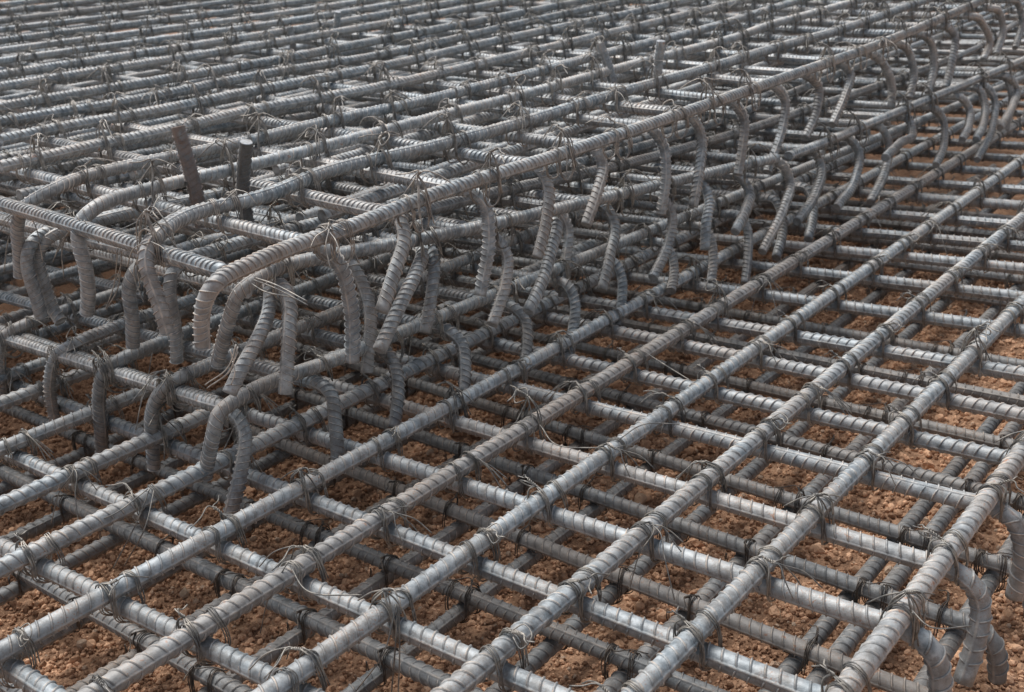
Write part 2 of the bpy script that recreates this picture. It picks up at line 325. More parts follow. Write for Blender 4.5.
ORD = ['', 'first', 'second', 'third', 'fourth', 'fifth', 'sixth', 'seventh', 'eighth', 'ninth', 'tenth', 'eleventh', 'twelfth',
       'thirteenth', 'fourteenth', 'fifteenth', 'sixteenth', 'seventeenth', 'eighteenth', 'nineteenth', 'twentieth',
       'twenty-first', 'twenty-second', 'twenty-third', 'twenty-fourth', 'twenty-fifth', 'twenty-sixth', 'twenty-seventh',
       'twenty-eighth', 'twenty-ninth', 'thirtieth']
for _t in ('thirty', 'forty'):
    for _k in ORD[1:10]: ORD.append(_t + '-' + _k)
    ORD.append({'thirty': 'fortieth', 'forty': 'fiftieth'}[_t])
BARS = [
 dict(layer='MU',i=0,hs=0,he=0,pts=[[-0.414,0.15,0.359],[-0.41,1.2,0.359],[-0.405,2.6,0.359],[-0.399,4.2,0.359],[-0.391,6.2,0.359],[-0.377,10.0,0.359]]),
 dict(layer='MU',i=1,hs=0,he=0,pts=[[-0.62,0.15,0.359],[-0.616,1.2,0.359],[-0.61,2.6,0.359],[-0.604,4.2,0.359],[-0.595,6.2,0.359],[-0.58,10.0,0.359]]),
 dict(layer='MU',i=2,hs=0,he=0,pts=[[-0.813,0.15,0.359],[-0.811,1.2,0.359],[-0.808,2.6,0.359],[-0.805,4.2,0.359],[-0.801,6.2,0.359],[-0.793,10.0,0.359]]),
 dict(layer='MU',i=3,hs=0,he=0,pts=[[-1.004,0.15,0.359],[-1.006,1.2,0.359],[-1.008,2.6,0.359],[-1.011,4.2,0.359],[-1.014,6.2,0.359],[-1.02,10.0,0.359]]),
 dict(layer='MU',i=4,hs=0,he=0,pts=[[-1.196,0.15,0.359],[-1.198,1.2,0.359],[-1.202,2.6,0.359],[-1.206,4.2,0.359],[-1.211,6.2,0.359],[-1.22,10.0,0.359]]),
 dict(layer='MU',i=5,hs=0,he=0,pts=[[-1.391,0.15,0.359],[-1.392,1.2,0.359],[-1.392,2.6,0.359],[-1.393,4.2,0.359],[-1.394,6.2,0.359],[-1.395,10.0,0.359]]),
 dict(layer='MU',i=6,hs=0,he=0,pts=[[-1.61,0.15,0.359],[-1.6,1.2,0.359],[-1.586,2.6,0.359],[-1.57,4.2,0.359],[-1.55,6.2,0.359],[-1.512,10.0,0.359]]),
 dict(layer='MU',i=7,hs=0,he=0,pts=[[-1.813,0.15,0.359],[-1.803,1.2,0.359],[-1.789,2.6,0.359],[-1.773,4.2,0.359],[-1.753,6.2,0.359],[-1.715,10.0,0.359]]),
 dict(layer='MU',i=8,hs=0,he=0,pts=[[-2.048,0.15,0.359],[-2.027,1.2,0.359],[-1.999,2.6,0.359],[-1.967,4.2,0.359],[-1.927,6.2,0.359],[-1.851,10.0,0.359]]),
 dict(layer='MU',i=9,hs=0,he=0,pts=[[-2.273,0.15,0.359],[-2.252,1.2,0.359],[-2.224,2.6,0.359],[-2.192,4.2,0.359],[-2.152,6.2,0.359],[-2.076,10.0,0.359]]),
 dict(layer='MU',i=10,hs=0,he=0,pts=[[-2.4,0.15,0.359],[-2.4,1.2,0.359],[-2.4,2.6,0.359],[-2.4,4.2,0.359],[-2.4,6.2,0.359],[-2.4,10.0,0.359]]),
 dict(layer='MU',i=11,hs=0,he=0,pts=[[-2.6,0.15,0.359],[-2.6,1.2,0.359],[-2.6,2.6,0.359],[-2.6,4.2,0.359],[-2.6,6.2,0.359],[-2.6,10.0,0.359]]),
 dict(layer='MU',i=12,hs=0,he=0,pts=[[-2.8,0.15,0.359],[-2.8,1.2,0.359],[-2.8,2.6,0.359],[-2.8,4.2,0.359],[-2.8,6.2,0.359],[-2.8,10.0,0.359]]),
 dict(layer='MU',i=13,hs=0,he=0,pts=[[-3.0,0.15,0.359],[-3.0,1.2,0.359],[-3.0,2.6,0.359],[-3.0,4.2,0.359],[-3.0,6.2,0.359],[-3.0,10.0,0.359]]),
 dict(layer='MU',i=14,hs=0,he=0,pts=[[-3.2,0.15,0.359],[-3.2,1.2,0.359],[-3.2,2.6,0.359],[-3.2,4.2,0.359],[-3.2,6.2,0.359],[-3.2,10.0,0.359]]),
 dict(layer='MU',i=15,hs=0,he=0,pts=[[-3.4,0.15,0.359],[-3.4,1.2,0.359],[-3.4,2.6,0.359],[-3.4,4.2,0.359],[-3.4,6.2,0.359],[-3.4,10.0,0.359]]),
 dict(layer='MU',i=16,hs=0,he=0,pts=[[-3.6,0.15,0.359],[-3.6,1.2,0.359],[-3.6,2.6,0.359],[-3.6,4.2,0.359],[-3.6,6.2,0.359],[-3.6,10.0,0.359]]),
 dict(layer='MU',i=17,hs=0,he=0,pts=[[-3.8,0.15,0.359],[-3.8,1.2,0.359],[-3.8,2.6,0.359],[-3.8,4.2,0.359],[-3.8,6.2,0.359],[-3.8,10.0,0.359]]),
 dict(layer='MU',i=18,hs=0,he=0,pts=[[-4.0,0.15,0.359],[-4.0,1.2,0.359],[-4.0,2.6,0.359],[-4.0,4.2,0.359],[-4.0,6.2,0.359],[-4.0,10.0,0.359]]),
 dict(layer='MU',i=19,hs=0,he=0,pts=[[-4.2,0.15,0.359],[-4.2,1.2,0.359],[-4.2,2.6,0.359],[-4.2,4.2,0.359],[-4.2,6.2,0.359],[-4.2,10.0,0.359]]),
 dict(layer='MU',i=20,hs=0,he=0,pts=[[-4.4,0.15,0.359],[-4.4,1.2,0.359],[-4.4,2.6,0.359],[-4.4,4.2,0.359],[-4.4,6.2,0.359],[-4.4,10.0,0.359]]),
 dict(layer='MU',i=21,hs=0,he=0,pts=[[-4.6,0.15,0.359],[-4.6,1.2,0.359],[-4.6,2.6,0.359],[-4.6,4.2,0.359],[-4.6,6.2,0.359],[-4.6,10.0,0.359]]),
 dict(layer='MU',i=22,hs=0,he=0,pts=[[-4.8,0.15,0.359],[-4.8,1.2,0.359],[-4.8,2.6,0.359],[-4.8,4.2,0.359],[-4.8,6.2,0.359],[-4.8,10.0,0.359]]),
 dict(layer='MU',i=23,hs=0,he=0,pts=[[-5.0,0.15,0.359],[-5.0,1.2,0.359],[-5.0,2.6,0.359],[-5.0,4.2,0.359],[-5.0,6.2,0.359],[-5.0,10.0,0.359]]),
 dict(layer='MU',i=24,hs=0,he=0,pts=[[-5.2,0.15,0.359],[-5.2,1.2,0.359],[-5.2,2.6,0.359],[-5.2,4.2,0.359],[-5.2,6.2,0.359],[-5.2,10.0,0.359]]),
 dict(layer='MU',i=25,hs=0,he=0,pts=[[-5.4,0.15,0.359],[-5.4,1.2,0.359],[-5.4,2.6,0.359],[-5.4,4.2,0.359],[-5.4,6.2,0.359],[-5.4,10.0,0.359]]),
 dict(layer='MV',i=-1,hs=0,he=5,pts=[[-7.0,0.555,0.326],[-3.6,0.555,0.326],[-2.6,0.555,0.326],[-1.7,0.555,0.326],[-1.0,0.555,0.326],[-0.46,0.555,0.326],[-0.4,0.555,0.326],[-0.375,0.555,0.314],[-0.36,0.558,0.281],[-0.356,0.561,0.236],[-0.362,0.57,0.176]]),
 dict(layer='MV',i=0,hs=0,he=5,pts=[[-7.0,0.587,0.326],[-3.6,0.676,0.326],[-2.6,0.702,0.326],[-1.7,0.726,0.326],[-1.0,0.744,0.326],[-0.46,0.758,0.326],[-0.4,0.76,0.326],[-0.375,0.76,0.314],[-0.36,0.763,0.281],[-0.356,0.754,0.236],[-0.362,0.745,0.176]]),
 dict(layer='MV',i=1,hs=0,he=5,pts=[[-7.0,0.953,0.326],[-3.6,0.936,0.326],[-2.6,0.931,0.326],[-1.7,0.926,0.326],[-1.0,0.922,0.326],[-0.46,0.92,0.326],[-0.4,0.919,0.326],[-0.375,0.919,0.314],[-0.36,0.922,0.281],[-0.356,0.917,0.236],[-0.362,0.914,0.176]]),
 dict(layer='MV',i=2,hs=0,he=5,pts=[[-7.0,1.215,0.326],[-3.6,1.154,0.326],[-2.6,1.136,0.326],[-1.7,1.12,0.326],[-1.0,1.107,0.326],[-0.46,1.098,0.326],[-0.4,1.097,0.326],[-0.375,1.096,0.314],[-0.36,1.099,0.281],[-0.356,1.098,0.236],[-0.362,1.101,0.176]]),
 dict(layer='MV',i=3,hs=0,he=5,pts=[[-7.0,1.36,0.326],[-3.6,1.323,0.326],[-2.6,1.312,0.326],[-1.7,1.303,0.326],[-1.0,1.295,0.326],[-0.46,1.289,0.326],[-0.4,1.289,0.326],[-0.375,1.288,0.314],[-0.36,1.291,0.281],[-0.356,1.288,0.236],[-0.362,1.288,0.176]]),
 dict(layer='MV',i=4,hs=0,he=5,pts=[[-7.0,1.647,0.326],[-3.6,1.554,0.326],[-2.6,1.527,0.326],[-1.7,1.503,0.326],[-1.0,1.483,0.326],[-0.46,1.469,0.326],[-0.4,1.467,0.326],[-0.375,1.467,0.314],[-0.36,1.47,0.281],[-0.356,1.447,0.236],[-0.362,1.417,0.176]]),
 dict(layer='MV',i=5,hs=0,he=5,pts=[[-7.0,1.743,0.326],[-3.6,1.71,0.326],[-2.6,1.7,0.326],[-1.7,1.691,0.326],[-1.0,1.684,0.326],[-0.46,1.679,0.326],[-0.4,1.679,0.326],[-0.375,1.678,0.314],[-0.36,1.681,0.281],[-0.356,1.678,0.236],[-0.362,1.678,0.176]]),
 dict(layer='MV',i=6,hs=0,he=5,pts=[[-7.0,1.958,0.326],[-3.6,1.907,0.326],[-2.6,1.892,0.326],[-1.7,1.879,0.326],[-1.0,1.868,0.326],[-0.46,1.86,0.326],[-0.4,1.859,0.326],[-0.375,1.859,0.314],[-0.36,1.862,0.281],[-0.356,1.861,0.236],[-0.362,1.864,0.176]]),
 dict(layer='MV',i=7,hs=0,he=5,pts=[[-7.0,2.221,0.326],[-3.6,2.133,0.326],[-2.6,2.107,0.326],[-1.7,2.084,0.326],[-1.0,2.066,0.326],[-0.46,2.052,0.326],[-0.4,2.05,0.326],[-0.375,2.05,0.314],[-0.36,2.053,0.281],[-0.356,2.056,0.236],[-0.362,2.065,0.176]]),
 dict(layer='MV',i=8,hs=0,he=5,pts=[[-7.0,2.103,0.326],[-3.6,2.181,0.326],[-2.6,2.204,0.326],[-1.7,2.224,0.326],[-1.0,2.24,0.326],[-0.46,2.252,0.326],[-0.4,2.254,0.326],[-0.375,2.254,0.314],[-0.36,2.257,0.281],[-0.356,2.248,0.236],[-0.362,2.239,0.176]]),
 dict(layer='MV',i=9,hs=0,he=5,pts=[[-7.0,2.181,0.326],[-3.6,2.351,0.326],[-2.6,2.401,0.326],[-1.7,2.446,0.326],[-1.0,2.481,0.326],[-0.46,2.508,0.326],[-0.4,2.511,0.326],[-0.375,2.512,0.314],[-0.36,2.515,0.281],[-0.356,2.51,0.236],[-0.362,2.507,0.176]]),
 dict(layer='MV',i=10,hs=0,he=5,pts=[[-7.0,2.313,0.326],[-3.6,2.537,0.326],[-2.6,2.603,0.326],[-1.7,2.662,0.326],[-1.0,2.709,0.326],[-0.46,2.744,0.326],[-0.4,2.748,0.326],[-0.375,2.749,0.314],[-0.36,2.752,0.281],[-0.356,2.751,0.236],[-0.362,2.754,0.176]]),
 dict(layer='MV',i=11,hs=0,he=5,pts=[[-7.0,2.449,0.326],[-3.6,2.723,0.326],[-2.6,2.804,0.326],[-1.7,2.876,0.326],[-1.0,2.933,0.326],[-0.46,2.976,0.326],[-0.4,2.981,0.326],[-0.375,2.982,0.314],[-0.36,2.985,0.281],[-0.356,2.988,0.236],[-0.362,2.997,0.176]]),
 dict(layer='MV',i=12,hs=0,he=5,pts=[[-7.0,2.558,0.326],[-3.6,2.885,0.326],[-2.6,2.982,0.326],[-1.7,3.068,0.326],[-1.0,3.136,0.326],[-0.46,3.188,0.326],[-0.4,3.194,0.326],[-0.375,3.195,0.314],[-0.36,3.198,0.281],[-0.356,3.189,0.236],[-0.362,3.18,0.176]]),
 dict(layer='MV',i=13,hs=0,he=5,pts=[[-7.0,3.007,0.326],[-3.6,3.206,0.326],[-2.6,3.265,0.326],[-1.7,3.318,0.326],[-1.0,3.359,0.326],[-0.46,3.391,0.326],[-0.4,3.394,0.326],[-0.375,3.395,0.314],[-0.36,3.398,0.281],[-0.356,3.393,0.236],[-0.362,3.39,0.176]]),
 dict(layer='MV',i=14,hs=0,he=5,pts=[[-7.0,3.233,0.326],[-3.6,3.437,0.326],[-2.6,3.497,0.326],[-1.7,3.551,0.326],[-1.0,3.593,0.326],[-0.46,3.625,0.326],[-0.4,3.629,0.326],[-0.375,3.63,0.314],[-0.36,3.633,0.281],[-0.356,3.632,0.236],[-0.362,3.635,0.176]]),
 dict(layer='MV',i=15,hs=0,he=5,pts=[[-7.0,3.5,0.326],[-3.6,3.67,0.326],[-2.6,3.72,0.326],[-1.7,3.765,0.326],[-1.0,3.8,0.326],[-0.46,3.827,0.326],[-0.4,3.83,0.326],[-0.375,3.831,0.314],[-0.36,3.834,0.281],[-0.356,3.837,0.236],[-0.362,3.846,0.176]]),
 dict(layer='MV',i=16,hs=0,he=5,pts=[[-7.0,3.8,0.326],[-3.6,3.936,0.326],[-2.6,3.976,0.326],[-1.7,4.012,0.326],[-1.0,4.04,0.326],[-0.46,4.062,0.326],[-0.4,4.064,0.326],[-0.375,4.065,0.314],[-0.36,4.068,0.281],[-0.356,4.059,0.236],[-0.362,4.05,0.176]]),
 dict(layer='MV',i=17,hs=0,he=5,pts=[[-7.0,4.03,0.326],[-3.6,4.166,0.326],[-2.6,4.206,0.326],[-1.7,4.242,0.326],[-1.0,4.27,0.326],[-0.46,4.292,0.326],[-0.4,4.294,0.326],[-0.375,4.295,0.314],[-0.36,4.298,0.281],[-0.356,4.293,0.236],[-0.362,4.29,0.176]]),
 dict(layer='MV',i=18,hs=0,he=5,pts=[[-7.0,4.26,0.326],[-3.6,4.396,0.326],[-2.6,4.436,0.326],[-1.7,4.472,0.326],[-1.0,4.5,0.326],[-0.46,4.522,0.326],[-0.4,4.524,0.326],[-0.375,4.525,0.314],[-0.36,4.528,0.281],[-0.356,4.527,0.236],[-0.362,4.53,0.176]]),
 dict(layer='MV',i=19,hs=0,he=5,pts=[[-7.0,4.49,0.326],[-3.6,4.626,0.326],[-2.6,4.666,0.326],[-1.7,4.702,0.326],[-1.0,4.73,0.326],[-0.46,4.752,0.326],[-0.4,4.754,0.326],[-0.375,4.755,0.314],[-0.36,4.758,0.281],[-0.356,4.761,0.236],[-0.362,4.77,0.176]]),
 dict(layer='MV',i=20,hs=0,he=5,pts=[[-7.0,4.72,0.326],[-3.6,4.856,0.326],[-2.6,4.896,0.326],[-1.7,4.932,0.326],[-1.0,4.96,0.326],[-0.46,4.982,0.326],[-0.4,4.984,0.326],[-0.375,4.985,0.314],[-0.36,4.988,0.281],[-0.356,4.979,0.236],[-0.362,4.97,0.176]]),
 dict(layer='MV',i=21,hs=0,he=5,pts=[[-7.0,4.95,0.326],[-3.6,5.086,0.326],[-2.6,5.126,0.326],[-1.7,5.162,0.326],[-1.0,5.19,0.326],[-0.46,5.212,0.326],[-0.4,5.214,0.326],[-0.375,5.215,0.314],[-0.36,5.218,0.281],[-0.356,5.213,0.236],[-0.362,5.21,0.176]]),
 dict(layer='MV',i=22,hs=0,he=5,pts=[[-7.0,5.18,0.326],[-3.6,5.316,0.326],[-2.6,5.356,0.326],[-1.7,5.392,0.326],[-1.0,5.42,0.326],[-0.46,5.442,0.326],[-0.4,5.444,0.326],[-0.375,5.445,0.314],[-0.36,5.448,0.281],[-0.356,5.447,0.236],[-0.362,5.45,0.176]]),
 dict(layer='MV',i=23,hs=0,he=5,pts=[[-7.0,5.41,0.326],[-3.6,5.546,0.326],[-2.6,5.586,0.326],[-1.7,5.622,0.326],[-1.0,5.65,0.326],[-0.46,5.672,0.326],[-0.4,5.674,0.326],[-0.375,5.675,0.314],[-0.36,5.678,0.281],[-0.356,5.681,0.236],[-0.362,5.69,0.176]]),
 dict(layer='MV',i=24,hs=0,he=5,pts=[[-7.0,5.64,0.326],[-3.6,5.776,0.326],[-2.6,5.816,0.326],[-1.7,5.852,0.326],[-1.0,5.88,0.326],[-0.46,5.902,0.326],[-0.4,5.904,0.326],[-0.375,5.905,0.314],[-0.36,5.908,0.281],[-0.356,5.899,0.236],[-0.362,5.89,0.176]]),
 dict(layer='MV',i=25,hs=0,he=5,pts=[[-7.0,5.87,0.326],[-3.6,6.006,0.326],[-2.6,6.046,0.326],[-1.7,6.082,0.326],[-1.0,6.11,0.326],[-0.46,6.132,0.326],[-0.4,6.134,0.326],[-0.375,6.135,0.314],[-0.36,6.138,0.281],[-0.356,6.133,0.236],[-0.362,6.13,0.176]]),
 dict(layer='MV',i=26,hs=0,he=5,pts=[[-7.0,6.1,0.326],[-3.6,6.236,0.326],[-2.6,6.276,0.326],[-1.7,6.312,0.326],[-1.0,6.34,0.326],[-0.46,6.362,0.326],[-0.4,6.364,0.326],[-0.375,6.365,0.314],[-0.36,6.368,0.281],[-0.356,6.367,0.236],[-0.362,6.37,0.176]]),
 dict(layer='MV',i=27,hs=0,he=5,pts=[[-7.0,6.33,0.326],[-3.6,6.466,0.326],[-2.6,6.506,0.326],[-1.7,6.542,0.326],[-1.0,6.57,0.326],[-0.46,6.592,0.326],[-0.4,6.594,0.326],[-0.375,6.595,0.314],[-0.36,6.598,0.281],[-0.356,6.601,0.236],[-0.362,6.61,0.176]]),
 dict(layer='MV',i=28,hs=0,he=5,pts=[[-7.0,6.56,0.326],[-3.6,6.696,0.326],[-2.6,6.736,0.326],[-1.7,6.772,0.326],[-1.0,6.8,0.326],[-0.46,6.822,0.326],[-0.4,6.824,0.326],[-0.375,6.825,0.314],[-0.36,6.828,0.281],[-0.356,6.819,0.236],[-0.362,6.81,0.176]]),
 dict(layer='MV',i=29,hs=0,he=5,pts=[[-7.0,6.79,0.326],[-3.6,6.926,0.326],[-2.6,6.966,0.326],[-1.7,7.002,0.326],[-1.0,7.03,0.326],[-0.46,7.052,0.326],[-0.4,7.054,0.326],[-0.375,7.055,0.314],[-0.36,7.058,0.281],[-0.356,7.053,0.236],[-0.362,7.05,0.176]]),
 dict(layer='MV',i=30,hs=0,he=5,pts=[[-7.0,7.02,0.326],[-3.6,7.156,0.326],[-2.6,7.196,0.326],[-1.7,7.232,0.326],[-1.0,7.26,0.326],[-0.46,7.282,0.326],[-0.4,7.284,0.326],[-0.375,7.285,0.314],[-0.36,7.288,0.281],[-0.356,7.287,0.236],[-0.362,7.29,0.176]]),
 dict(layer='MV',i=31,hs=0,he=5,pts=[[-7.0,7.25,0.326],[-3.6,7.386,0.326],[-2.6,7.426,0.326],[-1.7,7.462,0.326],[-1.0,7.49,0.326],[-0.46,7.512,0.326],[-0.4,7.514,0.326],[-0.375,7.515,0.314],[-0.36,7.518,0.281],[-0.356,7.521,0.236],[-0.362,7.53,0.176]]),
 dict(layer='MV',i=32,hs=0,he=5,pts=[[-7.0,7.48,0.326],[-3.6,7.616,0.326],[-2.6,7.656,0.326],[-1.7,7.692,0.326],[-1.0,7.72,0.326],[-0.46,7.742,0.326],[-0.4,7.744,0.326],[-0.375,7.745,0.314],[-0.36,7.748,0.281],[-0.356,7.739,0.236],[-0.362,7.73,0.176]]),
 dict(layer='MV',i=33,hs=0,he=5,pts=[[-7.0,7.71,0.326],[-3.6,7.846,0.326],[-2.6,7.886,0.326],[-1.7,7.922,0.326],[-1.0,7.95,0.326],[-0.46,7.972,0.326],[-0.4,7.974,0.326],[-0.375,7.975,0.314],[-0.36,7.978,0.281],[-0.356,7.973,0.236],[-0.362,7.97,0.176]]),
 dict(layer='MV',i=34,hs=0,he=5,pts=[[-7.0,7.94,0.326],[-3.6,8.076,0.326],[-2.6,8.116,0.326],[-1.7,8.152,0.326],[-1.0,8.18,0.326],[-0.46,8.202,0.326],[-0.4,8.204,0.326],[-0.375,8.205,0.314],[-0.36,8.208,0.281],[-0.356,8.207,0.236],[-0.362,8.21,0.176]]),
 dict(layer='MV',i=35,hs=0,he=5,pts=[[-7.0,8.17,0.326],[-3.6,8.306,0.326],[-2.6,8.346,0.326],[-1.7,8.382,0.326],[-1.0,8.41,0.326],[-0.46,8.432,0.326],[-0.4,8.434,0.326],[-0.375,8.435,0.314],[-0.36,8.438,0.281],[-0.356,8.441,0.236],[-0.362,8.45,0.176]]),
 dict(layer='MV',i=36,hs=0,he=5,pts=[[-7.0,8.4,0.326],[-3.6,8.536,0.326],[-2.6,8.576,0.326],[-1.7,8.612,0.326],[-1.0,8.64,0.326],[-0.46,8.662,0.326],[-0.4,8.664,0.326],[-0.375,8.665,0.314],[-0.36,8.668,0.281],[-0.356,8.659,0.236],[-0.362,8.65,0.176]]),
 dict(layer='MV',i=37,hs=0,he=5,pts=[[-7.0,8.63,0.326],[-3.6,8.766,0.326],[-2.6,8.806,0.326],[-1.7,8.842,0.326],[-1.0,8.87,0.326],[-0.46,8.892,0.326],[-0.4,8.894,0.326],[-0.375,8.895,0.314],[-0.36,8.898,0.281],[-0.356,8.893,0.236],[-0.362,8.89,0.176]]),
 dict(layer='MV',i=38,hs=0,he=5,pts=[[-7.0,8.86,0.326],[-3.6,8.996,0.326],[-2.6,9.036,0.326],[-1.7,9.072,0.326],[-1.0,9.1,0.326],[-0.46,9.122,0.326],[-0.4,9.124,0.326],[-0.375,9.125,0.314],[-0.36,9.128,0.281],[-0.356,9.127,0.236],[-0.362,9.13,0.176]]),
 dict(layer='MV',i=39,hs=0,he=5,pts=[[-7.0,9.09,0.326],[-3.6,9.226,0.326],[-2.6,9.266,0.326],[-1.7,9.302,0.326],[-1.0,9.33,0.326],[-0.46,9.352,0.326],[-0.4,9.354,0.326],[-0.375,9.355,0.314],[-0.36,9.358,0.281],[-0.356,9.361,0.236],[-0.362,9.37,0.176]]),
 dict(layer='LU',i=0,hs=0,he=0,pts=[[-0.454,0.15,0.08],[-0.444,1.2,0.08],[-0.444,2.6,0.08],[-0.444,5.2,0.08]]),
 dict(layer='LU',i=1,hs=0,he=0,pts=[[-0.585,0.15,0.08],[-0.585,1.2,0.08],[-0.585,2.6,0.08],[-0.585,5.2,0.08]]),
 dict(layer='LU',i=2,hs=0,he=0,pts=[[-0.623,0.15,0.08],[-0.633,1.2,0.08],[-0.633,2.6,0.08],[-0.633,5.2,0.08]]),
 dict(layer='LU',i=3,hs=0,he=0,pts=[[-0.86,0.15,0.08],[-0.85,1.2,0.08],[-0.85,2.6,0.08],[-0.85,5.2,0.08]]),
 dict(layer='LU',i=4,hs=0,he=0,pts=[[-1.0,0.15,0.08],[-1.0,1.2,0.08],[-1.0,2.6,0.08],[-1.0,5.2,0.08]]),
 dict(layer='LU',i=5,hs=0,he=0,pts=[[-1.19,0.15,0.08],[-1.2,1.2,0.08],[-1.2,2.6,0.08],[-1.2,5.2,0.08]]),
 dict(layer='LU',i=6,hs=0,he=0,pts=[[-1.41,0.15,0.08],[-1.4,1.2,0.08],[-1.4,2.6,0.08],[-1.4,5.2,0.08]]),
 dict(layer='LU',i=7,hs=0,he=0,pts=[[-1.6,0.15,0.08],[-1.6,1.2,0.08],[-1.6,2.6,0.08],[-1.6,5.2,0.08]]),
 dict(layer='LU',i=8,hs=0,he=0,pts=[[-1.79,0.15,0.08],[-1.8,1.2,0.08],[-1.8,2.6,0.08],[-1.8,5.2,0.08]]),
 dict(layer='LU',i=9,hs=0,he=0,pts=[[-2.01,0.15,0.08],[-2.0,1.2,0.08],[-2.0,2.6,0.08],[-2.0,5.2,0.08]]),
 dict(layer='LU',i=10,hs=0,he=0,pts=[[-2.2,0.15,0.08],[-2.2,1.2,0.08],[-2.2,2.6,0.08],[-2.2,5.2,0.08]]),
 dict(layer='LU',i=11,hs=0,he=0,pts=[[-2.44,0.15,0.08],[-2.45,1.2,0.08],[-2.45,2.6,0.08],[-2.45,5.2,0.08]]),
 dict(layer='LV',i=0,hs=0,he=4,pts=[[-7.0,0.25,0.113],[-3.4,0.25,0.113],[-2.2,0.25,0.113],[-1.4,0.25,0.113],[-0.8,0.25,0.113],[-0.45,0.25,0.113],[-0.41,0.25,0.113],[-0.385,0.25,0.101],[-0.372,0.25,0.068],[-0.37,0.254,0.023]]),
 dict(layer='LV',i=1,hs=0,he=4,pts=[[-7.0,0.45,0.113],[-3.4,0.45,0.113],[-2.2,0.45,0.113],[-1.4,0.45,0.113],[-0.8,0.45,0.113],[-0.45,0.45,0.113],[-0.41,0.45,0.113],[-0.385,0.45,0.101],[-0.372,0.45,0.068],[-0.37,0.454,0.023]]),
 dict(layer='LV',i=2,hs=0,he=4,pts=[[-7.0,0.657,0.113],[-3.4,0.657,0.113],[-2.2,0.657,0.113],[-1.4,0.657,0.113],[-0.8,0.657,0.113],[-0.45,0.657,0.113],[-0.41,0.657,0.113],[-0.385,0.657,0.101],[-0.372,0.657,0.068],[-0.37,0.661,0.023]]),
 dict(layer='LV',i=3,hs=0,he=4,pts=[[-7.0,0.905,0.113],[-3.4,0.876,0.113],[-2.2,0.867,0.113],[-1.4,0.86,0.113],[-0.8,0.855,0.113],[-0.45,0.853,0.113],[-0.41,0.852,0.113],[-0.385,0.852,0.101],[-0.372,0.852,0.068],[-0.37,0.856,0.023]]),
 dict(layer='LV',i=4,hs=0,he=4,pts=[[-7.0,1.144,0.113],[-3.4,1.094,0.113],[-2.2,1.077,0.113],[-1.4,1.066,0.113],[-0.8,1.057,0.113],[-0.45,1.052,0.113],[-0.41,1.052,0.113],[-0.385,1.052,0.101],[-0.372,1.052,0.068],[-0.37,1.056,0.023]]),
 dict(layer='LV',i=5,hs=0,he=4,pts=[[-7.0,1.35,0.113],[-3.4,1.303,0.113],[-2.2,1.288,0.113],[-1.4,1.277,0.113],[-0.8,1.269,0.113],[-0.45,1.265,0.113],[-0.41,1.264,0.113],[-0.385,1.264,0.101],[-0.372,1.264,0.068],[-0.37,1.268,0.023]]),
 dict(layer='LV',i=6,hs=0,he=4,pts=[[-7.0,1.833,0.113],[-3.4,1.617,0.113],[-2.2,1.545,0.113],[-1.4,1.497,0.113],[-0.8,1.461,0.113],[-0.45,1.44,0.113],[-0.41,1.438,0.113],[-0.385,1.438,0.101],[-0.372,1.438,0.068],[-0.37,1.442,0.023]]),
 dict(layer='LV',i=7,hs=0,he=4,pts=[[-7.0,2.051,0.113],[-3.4,1.835,0.113],[-2.2,1.763,0.113],[-1.4,1.715,0.113],[-0.8,1.679,0.113],[-0.45,1.658,0.113],[-0.41,1.656,0.113],[-0.385,1.656,0.101],[-0.372,1.656,0.068],[-0.37,1.66,0.023]]),
 dict(layer='LV',i=8,hs=0,he=4,pts=[[-7.0,2.325,0.113],[-3.4,2.073,0.113],[-2.2,1.989,0.113],[-1.4,1.933,0.113],[-0.8,1.891,0.113],[-0.45,1.867,0.113],[-0.41,1.864,0.113],[-0.385,1.864,0.101],[-0.372,1.864,0.068],[-0.37,1.868,0.023]]),
 dict(layer='LV',i=9,hs=0,he=4,pts=[[-7.0,2.441,0.113],[-3.4,2.261,0.113],[-2.2,2.201,0.113],[-1.4,2.161,0.113],[-0.8,2.131,0.113],[-0.45,2.114,0.113],[-0.41,2.111,0.113],[-0.385,2.111,0.101],[-0.372,2.111,0.068],[-0.37,2.115,0.023]]),
 dict(layer='LV',i=10,hs=0,he=4,pts=[[-7.0,2.615,0.113],[-3.4,2.471,0.113],[-2.2,2.423,0.113],[-1.4,2.391,0.113],[-0.8,2.367,0.113],[-0.45,2.353,0.113],[-0.41,2.351,0.113],[-0.385,2.351,0.101],[-0.372,2.351,0.068],[-0.37,2.355,0.023]]),
 dict(layer='LV',i=11,hs=0,he=4,pts=[[-7.0,2.732,0.113],[-3.4,2.66,0.113],[-2.2,2.636,0.113],[-1.4,2.62,0.113],[-0.8,2.608,0.113],[-0.45,2.601,0.113],[-0.41,2.6,0.113],[-0.385,2.6,0.101],[-0.372,2.6,0.068],[-0.37,2.604,0.023]]),
 dict(layer='LV',i=12,hs=0,he=4,pts=[[-7.0,2.993,0.113],[-3.4,2.899,0.113],[-2.2,2.868,0.113],[-1.4,2.847,0.113],[-0.8,2.832,0.113],[-0.45,2.823,0.113],[-0.41,2.822,0.113],[-0.385,2.822,0.101],[-0.372,2.822,0.068],[-0.37,2.826,0.023]]),
 dict(layer='LV',i=13,hs=0,he=4,pts=[[-7.0,3.067,0.113],[-3.4,3.067,0.113],[-2.2,3.067,0.113],[-1.4,3.067,0.113],[-0.8,3.067,0.113],[-0.45,3.067,0.113],[-0.41,3.067,0.113],[-0.385,3.067,0.101],[-0.372,3.067,0.068],[-0.37,3.071,0.023]]),
